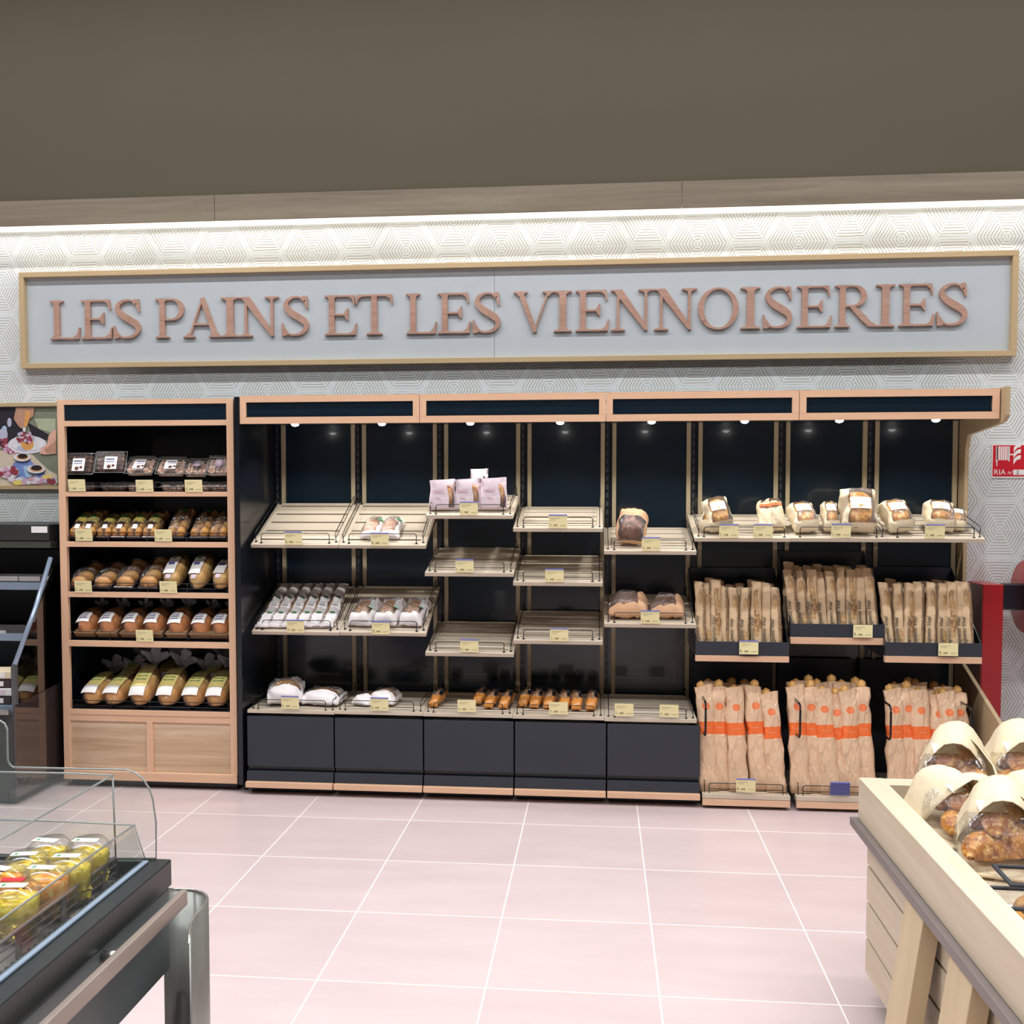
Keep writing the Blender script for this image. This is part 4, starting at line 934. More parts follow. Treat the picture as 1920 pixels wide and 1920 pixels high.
for key, pr, u, v, yw, s, ex, l in [
    ('5a', wb, 1323, 1000, -.3, (.62, 1, .9), .45, 'slim kraft bag of rolls leaning, leftmost above the left baguette bin'), ('5a', wb, 1352, 1000, .2, (.95, .9, 1.1), .75, 'crumpled kraft bag of rolls standing upright above the left bin'),
    ('5a', ob, 1434, 1000, -.1, (.9, 1, 1), .6, 'kraft bag with orange stripe, left of the two'), ('5a', ob, 1458, 998, .08, (.85, 1, 1), .72, 'kraft bag with orange stripe, right of the two'),
    ('6a', wb, 1512, 1002, .1, (.95, .95, .95), .42, 'kraft bag of rolls with white label, left above the middle bin'), ('6a', wb, 1558, 1001, -.05, (.6, .95, .9), .45, 'slim kraft bag of rolls between two larger bags above the middle bin'),
    ('6a', wb, 1606, 1001, -.03, (1.25, 1.1, 1.2), .95, 'large upright kraft bag of rolls, tallest above the middle bin'),
    ('7a', wb, 1690, 1002, .15, (1.0, .95, 1.0), .5, 'kraft bag of rolls, left of two above the right bin'), ('7a', wb, 1760, 1001, -.15, (1.05, .95, 1.0), .45, 'kraft bag of rolls, right of two above the right bin'),
    ('7a', wb, 1790, 998, -.3, (.7, .9, .75), .2, 'smaller kraft bag of rolls at the far right of the top shelves')]:
    place(pr, key, u, v, l, K, yw, s, ex)
# snack bags
sn = P(wbag(.075, .23, .055, plain('amber_film', (208, 140, 70), .3), country, 61, lambda t, a: .25 < t < .98 and .5 < a < PI-.3, bread=(.8, .85, .9)))
f_ = topz(.075, .23, .055, .7); patch(.018, .13, f_, .022, .085, 3, 5, lift=.004).obj('black_strip', black, sn)
for i, (u, v) in enumerate([(812, 1328), (895, 1324), (916, 1330), (944, 1331)]):
    place(sn, '2d', u, v, 'small amber snack bag, %s' % ['alone at left, third base shelf', 'just right of the tag, third base shelf', 'second right of the tag, third base shelf', 'rightmost on the third base shelf'][i], 'small snack bags on the base shelves', -.1, (.92, 1, 1), .15)
for i, (u, v) in enumerate([(980, 1328), (1002, 1330), (1028, 1331), (1058, 1333), (1082, 1334), (1108, 1334)]):
    place(sn, '3d', u, v, 'small amber snack bag, %s of six on the fourth base shelf' % seq(6, i), 'small snack bags on the base shelves', (-.1, -.08, -.05, .0, .05, -.05)[i], (.95, 1, 1), .17)
for p in protos:
    for c in list(p.children): bpy.data.objects.remove(c)
    bpy.data.objects.remove(p)

# ================================================================== FAR LEFT: poster and chilled cabinet
po = thing('framed_poster', 'framed pastry photograph hanging on the wallpaper at far left', 'poster', (0, 0, 0))
PX0, PX1, PZ0, PZ1 = -4.0, -2.62, 1.703, 2.243
fwp = .022
MB().box(PX0, PX1, -.03, -.001, PZ1-fwp, PZ1).box(PX0, PX1, -.03, -.001, PZ0, PZ0+fwp).obj('frame_rail', oakf, po)
MB().box(PX0, PX0+fwp, -.03, -.001, PZ0+fwp, PZ1-fwp).box(PX1-fwp, PX1, -.03, -.001, PZ0+fwp, PZ1-fwp).obj('frame_stile', oakfv, po)
pc = {'bg': (128, 134, 116), 'dark': (40, 38, 48), 'skin': (190, 146, 122), 'skin2': (228, 178, 160), 'plate': (226, 226, 232), 'plsh': (186, 190, 214), 'berry': (150, 60, 74), 'pinkb': (214, 170, 196), 'tart': (222, 162, 92), 'blue': (120, 144, 206), 'choc': (46, 28, 34), 'yel': (244, 216, 120), 'sage': (176, 186, 158), 'cloth': (214, 200, 180), 'lb': (170, 204, 240)}
pk = list(pc); pm_ = [plain('poster_'+k, pc[k], .5, 0, .10, 40) for k in pk]
mb = MB(); mb.box(PX0+fwp, PX1-fwp, -.012, -.001, PZ0+fwp, PZ1-fwp, mi=0); lay = [-.0125]
def pp(x, y):  # zoomed poster crop (1248 x 1920 over 130 x 200 px from (0,740)) to wall
    q = at(x/9.6, 740+y/9.6, -.012); return q.x, q.z
def poly(pts, k):
    lay[0] -= .0001; q = [pp(*p) for p in pts]; mb.add([(x, lay[0], z) for x, z in q], [tuple(range(len(q)))], False, pk.index(k))
def ell(cx, cy, rx, ry, k, rot=0): poly([(cx+rx*math.cos(a)*math.cos(rot)-ry*math.sin(a)*math.sin(rot), cy+rx*math.cos(a)*math.sin(rot)+ry*math.sin(a)*math.cos(rot)) for a in [2*PI*i/20 for i in range(20)]], k)
poly([(-60, 230), (420, 230), (300, 500), (420, 650), (100, 900), (-60, 1000)], 'dark'); ell(80, 610, 45, 50, 'lb'); ell(170, 500, 40, 80, 'plsh'); ell(60, 720, 80, 120, 'plsh')
poly([(620, 430), (1000, 430), (1000, 700), (700, 620)], 'sage'); poly([(500, 500), (880, 720), (860, 830), (560, 720)], 'dark'); poly([(540, 1060), (1010, 1090), (1030, 1440), (820, 1330)], 'bg')
poly([(-60, 1000), (560, 1060), (880, 1360), (1030, 1440), (1030, 1640), (-60, 1640)], 'cloth'); poly([(250, 1220), (540, 1180), (900, 1500), (300, 1600), (180, 1380)], 'blue'); poly([(420, 1290), (560, 1270), (700, 1500), (460, 1480)], 'lb')
for i in range(26): ell(rnd(-50, 130) if i < 16 else rnd(130, 300), rnd(780, 1040) if i < 16 else rnd(960, 1050), 34, 30, ('pinkb', 'berry')[i % 2])
ell(500, 900, 350, 165, 'plate'); ell(500, 900, 300, 130, 'plsh'); ell(500, 888, 300, 125, 'plate'); ell(440, 960, 130, 50, 'plsh')
poly([(360, 850), (620, 850), (600, 960), (540, 1000), (460, 1000), (410, 960)], 'tart')
for i in range(30):
    a = rnd(0, 2*PI); r = rnd(0, 1)**.5; ell(470+160*r*math.cos(a), 770+95*r*math.sin(a), 30, 28, ('pinkb', 'berry', 'plsh', 'berry')[i % 4])
poly([(300, 230), (630, 230), (610, 390), (540, 440), (500, 580), (430, 590), (390, 610), (340, 560), (262, 440)], 'skin'); poly([(470, 300), (560, 300), (540, 440), (480, 580), (440, 580)], 'tart'); poly([(420, 590), (480, 590), (470, 670), (425, 660)], 'plate')
poly([(1020, 620), (1020, 1060), (830, 1080), (720, 1060), (760, 960), (860, 900), (880, 760), (930, 680)], 'skin2'); poly([(1020, 820), (1020, 1050), (860, 1060), (800, 1000)], 'skin')
for cx, cy, r in ((410, 1130, 150), (660, 1340, 165)):
    ell(cx, cy+12, r, r*.5, 'dark'); ell(cx, cy, r, r*.48, 'plate'); ell(cx+10, cy-4, r*.72, r*.3, 'tart'); ell(cx+10, cy-22, r*.6, r*.3, 'choc')
ell(170, 1400, 190, 110, 'plate')
for i in range(14): ell(rnd(20, 330), rnd(1320, 1450), 48, 42, ('berry', 'pinkb', 'berry')[i % 3])
ell(580, 1530, 60, 55, 'tart'); ell(620, 1480, 40, 22, 'choc')
for i in range(40): ell(rnd(130, 1010), rnd(1500, 1600), 60, 34, ('pinkb', 'plsh', 'pinkb', 'plate')[i % 4])
ell(340, 1585, 90, 45, 'yel'); ell(870, 1480, 90, 40, 'yel')
for i in range(10): ell(rnd(880, 1010), rnd(1500, 1600), 30, 26, 'berry')
mb.obj('print', pm_, po)

fr = thing('chilled_cabinet', 'dark open chilled cabinet with glass end panel at far left', 'refrigerator', (0, 0, 0))
fx = -2.50; fl = -4.2
def zf(v, y): return at(30, v, y).z
MB().box(fl, fx-.02, -.54, -.03, 1.36, 1.50).box(fl, fx-.02, -.08, -.03, .5, 1.33).obj('housing', dsteel if 0 else plain('dark_housing', (46, 50, 52), .4), fr, bevel=.006)
MB().box(fl, fx-.02, -.62, -.54, 1.408, 1.50).obj('top_fascia', plain('fascia_grey', (52, 54, 52), .35), fr, bevel=.004); MB().box(fl, fx-.02, -.61, -.53, 1.365, 1.406).obj('canopy_edge', plain('fascia_olive', (76, 78, 70), .4), fr, bevel=.004)
a_, b_ = at(59, 987, -.621), at(89, 999, -.621); MB().box(a_.x, b_.x, -.6235, -.6205, b_.z, a_.z).obj('rating_sticker', white, fr)
glassp = film('dark_glass_panel', (.30, .31, .33), .22, .015, .0, (.05, .05, .06), 0)
brown = plain('smoked_panel', (62, 52, 50), .10, 0, .03, 6, .8)
# end panel: upper glass with slanted front edge and smoked lower part
MB().prism([(-.62, .585), (-1.004, .552), (-1.004, .751), (-.62, 1.25), (-.30, 1.36), (-.10, 1.36), (-.10, .585)], 'x', fx-.008, fx).obj('end_glass', glassp, fr)
MB().hexa([(fx-.02, -1.03, .55), (fx+.004, -1.03, .55), (fx+.004, -1.004, .55), (fx-.02, -1.004, .55), (fx-.02, -1.03, .76), (fx+.004, -1.03, .76), (fx+.004, -1.004, .76), (fx-.02, -1.004, .76)]).obj('edge_post', dsteel, fr)
bluem = plain('blue_grey_metal', (150, 168, 190), .25, .3)
MB().tube([(fx-.008, -1.015, .76), (fx-.008, -.80, 1.04), (fx-.008, -.63, 1.31)], .013, 8).obj('slanted_edge', bluem, fr)
MB().prism([(-1.03, .05), (-1.03, .55), (-.60, .58), (-.12, .70), (-.03, .70), (-.03, .05)], 'x', fx-.012, fx+.001).obj('lower_end_panel', brown, fr)
MB().box(fl, fx-.013, -1.03, -.03, .07, .50).obj('lower_body', plain('body_anthracite', (56, 60, 62), .4), fr, bevel=.008); MB().box(fl, fx-.04, -.98, -.1, 0, .07).obj('plinth', black, fr)
h1, h2 = at(0, 1333, -1.045), at(18, 1325, -1.045); MB().box(h1.x-.3, h2.x, -1.06, -1.032, .50, .525).obj('handle', steel, fr, bevel=.004)
for z, y in ((1.155, -.60), (.875, -.70)):
    MB().box(fl, fx-.03, y, -.09, z-.012, z).obj('shelf', plain('shelf_dark', (40, 42, 46), .4) if 'shelf_dark' not in MATS else MATS['shelf_dark'], fr)
    MB().box(fl, fx-.03, y-.012, y, z-.03, z+.012).obj('price_rail', bluem, fr); MB().box(fl, fx-.03, y-.002, y+.002, z+.012, z+.06).obj('glass_lip', clam, fr)
MB().box(fl, fx-.03, -.98, -.10, .50, .53).obj('well_floor', bluem, fr)
for i, (u, v, y, w_) in enumerate([(12, 1065, -.6, .17), (55, 1072, -.6, .16), (85, 1072, -.58, .11)]):
    p = at(u, v, y); p.z = 1.156
    t = thing('chilled_pack', 'flat chilled pack with pale label, %s on the upper chilled shelf' % ('left', 'middle', 'right')[i], 'food pack', p, group='chilled packs')
    MB().box(-w_/2, w_/2, 0, .12, 0, .05).obj('tray', dtray, t, bevel=.004); MB().box(-w_*.4, w_*.4, -.002, -.0005, .018, .045).obj('white_label', white, t)
for i, (u, y) in enumerate([(5, -.70), (16, -.66)]):
    p = at(u, 1190, y); p.z = .876; t = thing('chilled_pack', 'x', 'food pack', p, group='chilled packs'); t['label'] = 'chilled pack on the middle chilled shelf, '+('farther from' if i == 0 else 'nearer to')+' the glass end panel'
    MB().box(-.06, .06, 0, .12, 0, .03).obj('tray', dtray, t, bevel=.004); MB().box(-.02, .02, -.002, -.0005, .006, .026).obj('white_label', white, t)
for i in range(4):
    t = thing('chilled_pack', 'flat pack in the well of the chilled cabinet, %s in the stack' % ('lowest', 'second from bottom', 'third from bottom', 'topmost')[i], 'food pack', (fx-.16+.01*(i % 2), -.94, .531+i*.046), (0, 0, .05*i), 'chilled packs')
    MB().box(-.12, .08, 0, .16, 0, .042).obj('tray', (dtray, white, dtray, kraftw)[i], t, bevel=.005); MB().box(-.09, .04, -.002, -.0005, .008, .034).obj('white_label', (white, pinkp, white, white)[i], t)

# ================================================================== RIGHT WALL THINGS
rd = thing('red_hose_cabinet', 'tall red metal fire hose post beside the oak side panel', 'fire equipment', (2.764, -.25, 0))
MB().box(-.055, .055, -.012, .23, 0, 1.172).obj('housing', redpaint, rd, bevel=.004)
MB().box(-.0575, -.0555, -.006, .22, .02, 1.16).obj('side_plate', plain('reflection_red_brown', (128, 84, 80), .3), rd)  # added thin sheet, the side's greyish-brown reflection painted as its colour
rl = thing('fire_hose_reel', 'red fire hose reel with black hose at the right edge', 'fire equipment', (2.95, -.2, 1.10))
def ring(prof, mat, nm): 
    m = MB().lathe(prof, (0, 0, 0), 40); m.v = [(z, x, y) for x, y, z in m.v]; return m.obj(nm, mat, rl)
ring([(.02, .0), (.20, .0), (.205, .008), (.20, .016), (.02, .016)], redpaint, 'flange'); ring([(.02, .25), (.20, .25), (.205, .258), (.20, .266), (.02, .266)], redpaint, 'flange')
hm = MB()
for i in range(9):
    hm.tube([(.028+.026*i, .17*math.cos(a), .17*math.sin(a)) for a in [2*PI*j/28 for j in range(28)]], .0135, 8, True)
hm.obj('hose', plain('black_rubber', (18, 18, 20), .35), rl)
MB().box(-.13, .0, -.02, .02, -.075, .075).obj('hub', black, rl, bevel=.01); MB().box(-.01, .30, .17, .199, -.03, .03).box(.1, .16, .0, .17, -.02, .02).obj('wall_bracket', redpaint, rl)
ri = thing('fire_hose_sign', 'red and white square sign marked RIA N° 2', 'sign', (0, 0, 0))
q0 = at(1860, 833, -.006); q1 = at(1860, 896, -.006); S_ = q0.z-q1.z; bx = q0.x; bz = q1.z
MB().box(bx, bx+S_*1.0, -.006, -.001, bz, bz+S_).obj('plate', white, ri)
MB().box(bx+.006, bx+S_-.006, -.0068, -.0061, bz+.008, bz+S_-.006).obj('red_field', signred, ri, bevel=.004)
m = MB(); k_ = S_/.19
def rr(x0, x1, z0, z1): m.box(bx+x0*k_, bx+x1*k_, -.0078, -.0069, bz+z0*k_, bz+z1*k_)
for i in range(6): rr(.026+i*.0115, .034+i*.0115, .10, .178)
rr(.022, .032, .088, .178); rr(.089, .097, .094, .178); rr(.026, .031, .066, .092); rr(.097, .118, .128, .135)
for j in range(3):
    zc = .075+j*.034
    m.prism([(bx+k_*(.118+.03*t-.01*j*0), bz+k_*(zc+.03*math.sin(t*1.6))) for t in (0, .3, .6, .9, 1.2)]+[(bx+k_*(.118+.034*t), bz+k_*(zc+.028+.025*math.sin(t*1.6))) for t in (1.2, .9, .6, .3, 0)], 'y', -.0078, -.0069)
m.obj('pictogram', white, ri)
tm = text_mesh('RIA', .043*k_); tm.materials.append(white); link('lettering', tm, ri, (bx+.012*k_, -.0072, bz+.018*k_), (PI/2, 0, 0))
tm = text_mesh('N°', .026*k_, shear=.3); tm.materials.append(white); link('lettering', tm, ri, (bx+.086*k_, -.0072, bz+.019*k_), (PI/2, 0, 0))
MB().box(bx+.118*k_, bx+.178*k_, -.0078, -.0069, bz+.016*k_, bz+.046*k_).obj('number_field', white, ri, bevel=.004*k_)
tm = text_mesh('2', .03*k_); tm.materials.append(ink); link('lettering', tm, ri, (bx+.134*k_, -.0082, bz+.021*k_), (PI/2, 0, 0))

# ================================================================== RIGHT FOREGROUND: oak promotion table
tx, ty, tz = 1.439, -2.766, .747; TW = 1.25; TL = 2.0
tb = thing('display_table', 'pale oak tray-topped display table in the right foreground', 'table', (tx+TW/2, ty-TL/2, 0))
def TB(m, *a): a = list(a); a[0] -= tx+TW/2; a[1] -= tx+TW/2; a[2] -= ty-TL/2; a[3] -= ty-TL/2; return m.box(*a)
inner = atz(1667, 1471, tz); rw = inner.x-tx; rf = ty-atz(1690, 1471.5, tz).y
rw = max(.05, min(.12, rw)); rf = max(.04, min(.12, rf)); TH = .135
tabx = wood('table_oak_across', (218, 206, 184), (186, 170, 144), 0, .5, .7, .7)
TB(MB(), tx, tx+rw, ty-TL, ty, tz-TH, tz).obj('tray_side', tabw, tb, bevel=.002); TB(MB(), tx+TW-rw, tx+TW, ty-TL, ty, tz-TH, tz).obj('tray_side', tabw, tb, bevel=.002)
TB(MB(), tx+rw, tx+TW-rw, ty-rf, ty, tz-TH, tz-.001).obj('tray_end', tabx, tb, bevel=.002); TB(MB(), tx+rw, tx+TW-rw, ty-TL, ty-TL+rf, tz-TH, tz-.001).obj('tray_end', tabx, tb, bevel=.002)
TB(MB(), tx+rw-.01, tx+TW-rw+.01, ty-TL+.02, ty-.02, tz-TH+.012, tz-TH+.03).obj('tray_bottom', tabx, tb)
TB(MB(), tx-.022, tx+TW+.022, ty-TL-.02, ty+.02, tz-TH-.028, tz-TH-.001).obj('metal_lip', plain('lip_grey', (128, 120, 118), .45, .2), tb, bevel=.003)
bz0, bz1 = .10, tz-TH-.03; m = MB(); sl = MB()
for i in range(4):
    h = (bz1-bz0)/4; TB(m, tx+.03, tx+TW-.03, ty-TL+.03, ty-.004, bz0+i*h+.005, bz0+(i+1)*h-.005)
m.obj('plank_panel', tabw, tb, bevel=.001); TB(MB(), tx+.036, tx+TW-.036, ty-TL+.036, ty-.03, bz0-.001, bz1).obj('core', black, tb)
TB(MB(), tx+.10, tx+TW-.10, ty-TL+.1, ty-.12, 0, bz0-.001).obj('plinth', black, tb)
L1t = atx(1690, 1665, tx-.03); L1b = atx(1663, 1900, tx-.10)
def leg(y0, y1, dy=0.0):
    m = MB(); lx = tx+TW/2; ly = ty-TL/2; zt2 = bz1+.0; x_t0, x_t1 = tx+.0-.01, tx+.028; x_b0 = tx-.10
    pts = []
    for z, xa_, xb_ in ((0, tx-.10, tx-.055), (zt2, tx-.018, tx+.028)):
        for x, y in ((xa_, y0), (xb_, y0), (xb_, y1), (xa_, y1)): pts.append((x-lx, y-ly, z))
    m.hexa(pts); return m.obj('leg', tabd, tb, bevel=.002)
yl1 = L1t.y; leg(yl1-.15, yl1); leg(yl1-.50, yl1-.35); leg(ty-TL+.2, ty-TL+.35)
TB(MB(), tx-.086, tx-.056, yl1-1.4, yl1-.12, .06, .15).obj('stretcher', tabd, tb)

# --- viennoiserie bags in the tray
def croissant(seed):
    m = MB(); n = 14; nt_ = 10; vs = []
    for i in range(n+1):
        t = i/n; a = -1.2+2.4*t; c = Vector((.055*math.sin(a), .05*math.cos(a)-.03, .022)); r = (.006+.026*math.sin(PI*t)**.8)*(1+.10*abs(math.sin(t*PI*5)))
        d = Vector((math.cos(a), -math.sin(a), 0)); s_ = Vector((math.sin(a), math.cos(a), 0))
        for k in range(nt_): b = 2*PI*k/nt_; vs.append(c+s_*math.cos(b)*r+Vector((0, 0, 1))*math.sin(b)*r*.85)
    m.add(vs, [(i*nt_+k, i*nt_+(k+1) % nt_, (i+1)*nt_+(k+1) % nt_, (i+1)*nt_+k) for i in range(n) for k in range(nt_)]+[tuple(range(nt_)), tuple(n*nt_+k for k in range(nt_))], True)
    return m.mesh('croissant', croiss)
crm = croissant(1)
def vbag(seed):
    t = thing('viennoiserie_bag', 'x', 'pastry bag'); W, L, H = .20, .24, .13
    # paper hood: broad crumpled strip folded over the back and the right side
    m = MB(); nu, nv = 14, 8; vs = []
    for i in range(nu+1):
        a = PI*i/nu
        for j in range(nv+1):
            s_ = j/nv; x = -math.cos(a)*W/2*(1-.12*s_); z = (1-abs(math.cos(a))**2.3)*H*(1.38-.3*s_); y = L*(.60+.42*s_)-.06*math.sin(a)*(1-s_)
            p = Vector((x, y, z)); p += noise.noise_vector(p*13+Vector((seed*2, 0, seed)))*.012; vs.append(p)
    fs = [(i*(nv+1)+j, (i+1)*(nv+1)+j, (i+1)*(nv+1)+j+1, i*(nv+1)+j+1) for i in range(nu) for j in range(nv)]
    # right-hand flap
    m.add(vs, fs, True)
    vs = []
    for i in range(9):
        for j in range(9):
            u, v = i/8, j/8; p = Vector((W/2-.02+.035*math.sin(v*2.5)*(1-u*.3)-.06*u*u*v, L*(.02+.62*u), .012+H*1.0*v*(.55+.45*u))); p += noise.noise_vector(p*15+Vector((seed, seed*3, 0)))*.014; vs.append(p)
    m.add(vs, [(i*9+j, (i+1)*9+j, (i+1)*9+j+1, i*9+j+1) for i in range(8) for j in range(8)], True)
    m.box(-W/2+.01, W/2-.01, .01, L, .0, .006)
    o = m.obj('paper', kraftw, t); sd = o.modifiers.new('thickness', 'SOLIDIFY'); sd.thickness = .0012
    lump(W*.98, L*.9, H*1.02, 12, 18, .85, .6, .15, .010, 14, seed+3, endmin=.25).obj('film_window', crinkle, t)
    for (x, y, z, rz, rx) in ((-.022, .06, .012, .4, .15), (.022, .08, .03, -.5, .2), (-.005, .14, .035, .1, .25), (.01, .12, .06, .9, .3)):
        o = link('croissant', crm, t, (x, y, z), (rx, .1, rz)); o.scale = (1.15, 1.2, 1.25)
    MB().box(-.03, .03, 0, .035, 0, .001).obj('white_label', white, t, (-.02, .10, H*.99), (.25, .1, .3))
    return t
vp = [vbag(1), vbag(5)]; tzb = tz-TH+.031
VB = [(1768, 1502, 0, -.35, (1.25, 1.15, 1.2), .42, 'pastry bag at the far left corner of the oak table tray'), (1830, 1500, 1, .1, (.9, 1, .95), .15, 'pastry bag at the back of the oak table tray, mostly hidden'),
      (1905, 1500, 0, -.2, (1.2, 1.2, 1.2), .40, 'pastry bag at the right edge of the photo, far side of the tray'),
      (1812, 1560, 1, .35, (1.0, 1.0, 1.0), .3, 'pastry bag showing its crumpled paper back, middle of the tray'), (1868, 1545, 1, .3, (.9, .9, .85), .2, 'pastry bag wedged in the centre between the larger ones'),
      (1855, 1618, 0, -.3, (1.2, 1.1, 1.1), .36, 'nearest full pastry bag, croissants visible beside the tray edge'), (1925, 1600, 1, -.2, (1.1, 1.1, 1.1), .36, 'pastry bag cut by the right edge, nearer than the rest')]
for u, v, k, yw, s, ex, l in VB:
    p = atz(u, v, tzb+.02); p.z = tzb+.003
    t = dup(vp[k], l, 'pastry bags in the oak table tray'); t.rotation_euler = (ex, 0, yw); t.scale = s; t.location = p-Vector((0, .10, 0))
for p in vp:
    for c in list(p.children): bpy.data.objects.remove(c)
    bpy.data.objects.remove(p)
for i, (u, v, w_, l) in enumerate([(1880, 1668, .11, 'small clear plastic box with black rim at the tray edge'), (1935, 1645, .18, 'larger clear plastic box with black rim cut by the right edge')]):
    p = atz(u, v, tz-.03); p.z = tzb; t = thing('clear_box', l, 'food box', p, (0, 0, -.05), 'clear plastic boxes on the oak table')
    h = .075+.02*i
    MB().box(-w_/2, w_/2, -.13, 0, 0, h).obj('clear_shell', clam, t, bevel=.008)
    MB().box(-w_/2-.004, w_/2+.004, -.135, -.123, h, h+.006).box(-w_/2-.004, w_/2+.004, -.007, .005, h, h+.006).box(-w_/2-.004, -w_/2+.006, -.123, -.007, h, h+.006).box(w_/2-.006, w_/2+.004, -.123, -.007, h, h+.006).obj('rim', slate, t)
    lump(w_*.7, .1, .05, 8, 12, 1, .5, .3, .003, 20, 3).obj('pastry', croiss, t, (0, -.118, .003))

# ================================================================== LEFT FOREGROUND: chilled counter with glass hood
ex, ey, ez = -.36, -3.99, .85
ct = thing('chilled_counter', 'dark chilled counter with clear hood and fruit pots, left foreground', 'refrigerator', (ex, ey, 0))
def CB(m, x0, x1, y0, y1, z0, z1): return m.box(x0-ex, x1-ex, y0-ey, y1-ey, z0, z1)
cl = -1.75; cn = -5.75
dark = plain('counter_anthracite', (86, 92, 94), .4, .1, .04, 10); darker = plain('counter_black', (38, 44, 46), .35, .1, .04, 10)
CB(MB(), cl, ex, cn, ey, .81, ez).obj('rim', darker, ct, bevel=.006) if 0 else None
# rim as a frame around the well
m = MB(); CB(m, ex-.065, ex, cn, ey, .79, ez); CB(m, cl, ex-.065, ey-.02, ey, .79, ez-.001); CB(m, cl, cl+.06, cn, ey-.05, .79, ez); m.obj('rim', darker, ct, bevel=.004)
CB(MB(), ex-.052, ex-.040, cn, ey-.03, ez, ez+.006).obj('glass_channel', bluem, ct, bevel=.002)
# well floor with ventilation grille
CB(MB(), cl+.06, ex-.066, cn, ey-.021, .80, .81).obj('well_floor', plain('well_grey', (112, 108, 106), .5, .2), ct)
g = MB()
for i in range(90): y = ey-.03-i*.0185; CB(g, ex-.11, ex-.066, y, y+.008, .8102, .816)
g.obj('grille', plain('grille_dark', (52, 56, 58), .4), ct)
CB(MB(), cl, ex-.004, cn, ey-.004, .60, .789).obj('upper_body', dark, ct, bevel=.006)
m = MB(); m.hexa([(cl-ex+.2, cn-ey, .12), (-.42, cn-ey, .12), (-.42, -.35, .12), (cl-ex+.2, -.35, .12), (cl-ex, cn-ey, .599), (-.02, cn-ey, .599), (-.02, -.006, .599), (cl-ex, -.006, .599)]); m.obj('lower_body', darker, ct)
CB(MB(), cl+.3, ex-.5, cn+.1, ey-.5, 0, .12).obj('plinth', black, ct)
# bumper rail
m = MB().box(.028, .045, cn-ey, -.02, .755, .79); m.obj('bumper_rail', plain('bumper_taupe', (150, 138, 130), .35, .3), ct, bevel=.004)
m = MB()
for y in (-.32, -1.05, -1.6): m.tube([(0, y, .772), (.03, y, .772)], .012, 10)
m.obj('bumper_mount', steel, ct)
# hood glazing: rounded end pane, curved top pane, low front pane
def pane(poly_, axis, a, b, nm='glass_pane'):
    o = MB().prism(poly_, axis, a, b).obj(nm, glass, ct)
    q = [((a, p, r) if axis == 'x' else (p, a, r)) for p, r in poly_]; MB().tube(q, .0022, 5, True).obj('glass_edge', glassedge, o); return o
def loc(u, v): p = at(u, v, ey); return (p.x-ex, p.z)
end = [loc(u, v) for u, v in ((297, 1606), (297, 1540), (291, 1495), (284, 1475), (272, 1457), (256, 1445), (243, 1441), (217, 1440), (30, 1436), (24, 1431), (20, 1422), (19, 1366), (14, 1354), (4, 1348), (-60, 1346), (-200, 1346), (-200, 1606))]
pane(end, 'y', -.012, -.006)
pane([loc(u, v) for u, v in ((284, 1606), (263, 1539), (100, 1531), (-100, 1527), (-100, 1606))], 'y', -.03, -.024, 'low_end_pane')
fe = loc(263, 1539); fb = loc(285, 1606)
o = MB().hexa([(fb[0]-.004, cn-ey, ez), (fb[0], cn-ey, ez), (fb[0], -.03, ez), (fb[0]-.004, -.03, ez), (fe[0]-.004, cn-ey, fe[1]), (fe[0], cn-ey, fe[1]), (fe[0], -.03, fe[1]), (fe[0]-.004, -.03, fe[1])]).obj('front_pane', glass, ct)
MB().tube([(fe[0], cn-ey, fe[1]), (fe[0], -.03, fe[1])], .0022, 5).obj('glass_edge', glassedge, o)
he = loc(219, 1449)
hp = [(he[0]-.0, he[1]), (he[0]-.10, he[1]+.002), (he[0]-.30, he[1]-.0), (he[0]-.45, he[1]-.02), (he[0]-.56, he[1]-.08), (he[0]-.60, he[1]-.20)]
m = MB(); vs = [(x, y, z) for y in (-.02, -.6, -1.2, cn-ey) for x, z in hp]; n_ = len(hp); m.add(vs, [(j*n_+i, j*n_+i+1, (j+1)*n_+i+1, (j+1)*n_+i) for j in range(3) for i in range(n_-1)], True)
o = m.obj('hood_pane', glass, ct); MB().tube([(he[0], -.02, he[1]), (he[0], cn-ey, he[1])], .0025, 5).tube([(x, -.02, z) for x, z in hp], .002, 5).tube([(he[0], -.02, he[1]), (he[0]+.004, -.02, ez)], .0022, 5).obj('glass_edge', glassedge, o)
# wire fence in the well
fenx = atz(233, 1592, .86).x-ex; fenx = -.115
m = MB(); fzt = .862; y0, y1 = -.03, -1.7
m.tube([(fenx, y0, .811), (fenx, y0, fzt-.01), (fenx, y0-.01, fzt), (fenx, y1, fzt)], .004, 8)
for z in (.828, .845): m.tube([(fenx, y0, z), (fenx, y1, z)], .0022, 5)
for y in (-.09, -.26, -.42, -.59, -.76): m.box(fenx-.002, fenx+.002, y-.009, y+.009, .8105, fzt)
m.obj('divider_fence', plain('fence_bronze', (124, 112, 110), .4, .3), ct)
a_ = atz(152, 1717, .812); MB().box(a_.x-ex-.012, a_.x-ex+.012, a_.y-ey-.02, a_.y-ey+.02, .8165, .8175).obj('floor_label', plain('beige_label', (190, 182, 160), .5), ct)
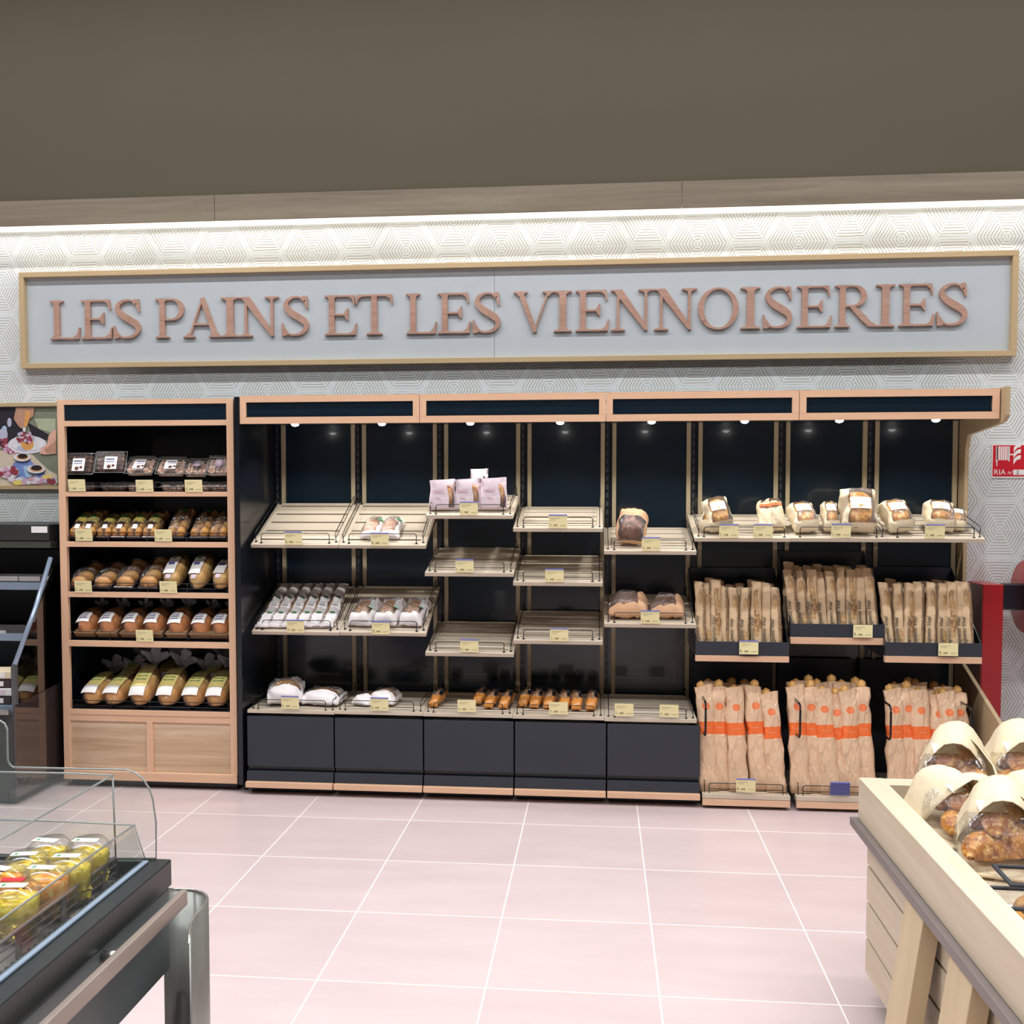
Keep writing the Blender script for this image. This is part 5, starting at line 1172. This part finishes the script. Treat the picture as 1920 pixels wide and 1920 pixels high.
# --- fruit pots
def pot(mat, seed, lid):
    t = thing('fruit_pot', 'x', 'food pot'); r = .045; H = .09
    MB().lathe([(r*.82, 0), (r*.86, .01), (r, H*.9), (r*1.06, H*.92), (r*1.06, H*.96), (r*.98, H), (r*.75, H+.012), (.002, H+.014)], n=24).obj('clear_pot', clam, t)
    m = MB(); random.seed(seed)
    for i in range(34):
        a = rnd(0, 2*PI); q = rnd(.0, .62)**.8*r if i > 18 else r*.64; z = .004+(i % 17)/17*.066; s = rnd(.009, .013); c = Vector((q*math.cos(a), q*math.sin(a), z))
        R_ = Matrix.Rotation(rnd(0, 3), 3, Vector((rnd(-1, 1), rnd(-1, 1), 1)).normalized())
        vs = [c+Vector((0, 0, s*.5))+R_ @ Vector((x*s*.8, y*s*.8, zz_*s*.6)) for zz_ in (-1, 1) for y in (-1, 1) for x in (-1, 1)]
        m.add(vs, [(0, 2, 3, 1), (4, 5, 7, 6), (0, 1, 5, 4), (2, 6, 7, 3), (0, 4, 6, 2), (1, 3, 7, 5)])
    m.lathe([(r*.74, .003), (r*.88, .04), (r*.93, .074), (.01, .078)], n=16)
    m.obj('fruit_pieces', mat, t)
    MB().box(-.026, .028, -.028, -.006, H+.0142, H+.0152).obj('white_label', white, t); MB().box(-.018, -.012, -.024, -.012, H+.0153, H+.0156).obj('green_print', green, t)
    if lid: MB().box(-.034, .01, .004, .022, H+.0142, H+.015).obj('red_label', signred, t)
    random.seed(seed+50); return t
FP = [pot(pine, 3, False), pot(fruitmix, 4, False), pot(mango, 5, False), pot(pine, 6, True)]
S2 = [(166, 1580, 0, 'pineapple pot with white label at the far end of the counter, right of two'), (92, 1587, 0, 'pineapple pot at the far end of the counter, left of two'), (128, 1632, 0, 'pale pineapple pot second in the row along the wire fence'),
      (86, 1632, 1, 'mixed fruit pot in the middle of the row along the wire fence'), (40, 1618, 0, 'small-looking pineapple pot in the left row of the counter'), (5, 1640, 2, 'orange mango pot cut by the left edge of the photo'), (32, 1680, 3, 'nearest pineapple pot with red and white labels on its lid')]
zl = .905
pos = [(166, 1584), (94, 1584), (131, 1613), (87, 1635), (50, 1610), (8, 1636), (30, 1669)]
for i, ((u, v, k, l), (pu, pv)) in enumerate(zip(S2, pos)):
    q = atz(pu, pv, zl)
    t = dup(FP[k], l, 'fruit pots in the chilled counter'); t.location = (q.x, q.y, .8165); t.rotation_euler = (0, 0, (.05, -.1, .1, 0, .2, -.2, .1)[i]); s = (1, 1, 1.0, 1.0, .95, 1, 1)[i]; t.scale = (s, s, 1)
for p in FP:
    for c in list(p.children): bpy.data.objects.remove(c)
    bpy.data.objects.remove(p)
# --- bent sheet metal guard
gz = .735
pl = [atz(u, v, gz) for u, v in ((305, 1667), (340, 1667), (362, 1668), (376, 1671), (385, 1677), (388, 1684), (386, 1694), (375, 1706), (364, 1719), (358, 1733), (355, 1748), (354, 1770))]
gd = thing('metal_guard', 'curved brushed steel guard standing at the corner of the chilled counter', 'guard', (pl[3].x, pl[3].y, 0))
vs = []; n_ = len(pl); c0 = Vector((pl[3].x, pl[3].y, 0))
for z in (0.002, gz): vs += [Vector((p.x, p.y, z))-c0 for p in pl]
o = MB().add(vs, [(i, i+1, n_+i+1, n_+i) for i in range(n_-1)], True).obj('sheet', plain('guard_steel', (150, 152, 148), .4, .75, .1, 8), gd); sd = o.modifiers.new('thickness', 'SOLIDIFY'); sd.thickness = .004
MB().tube([Vector((p.x, p.y, gz))-c0 for p in pl], .003, 6).obj('polished_edge', plain('edge_steel', (225, 225, 220), .2, .9), gd)
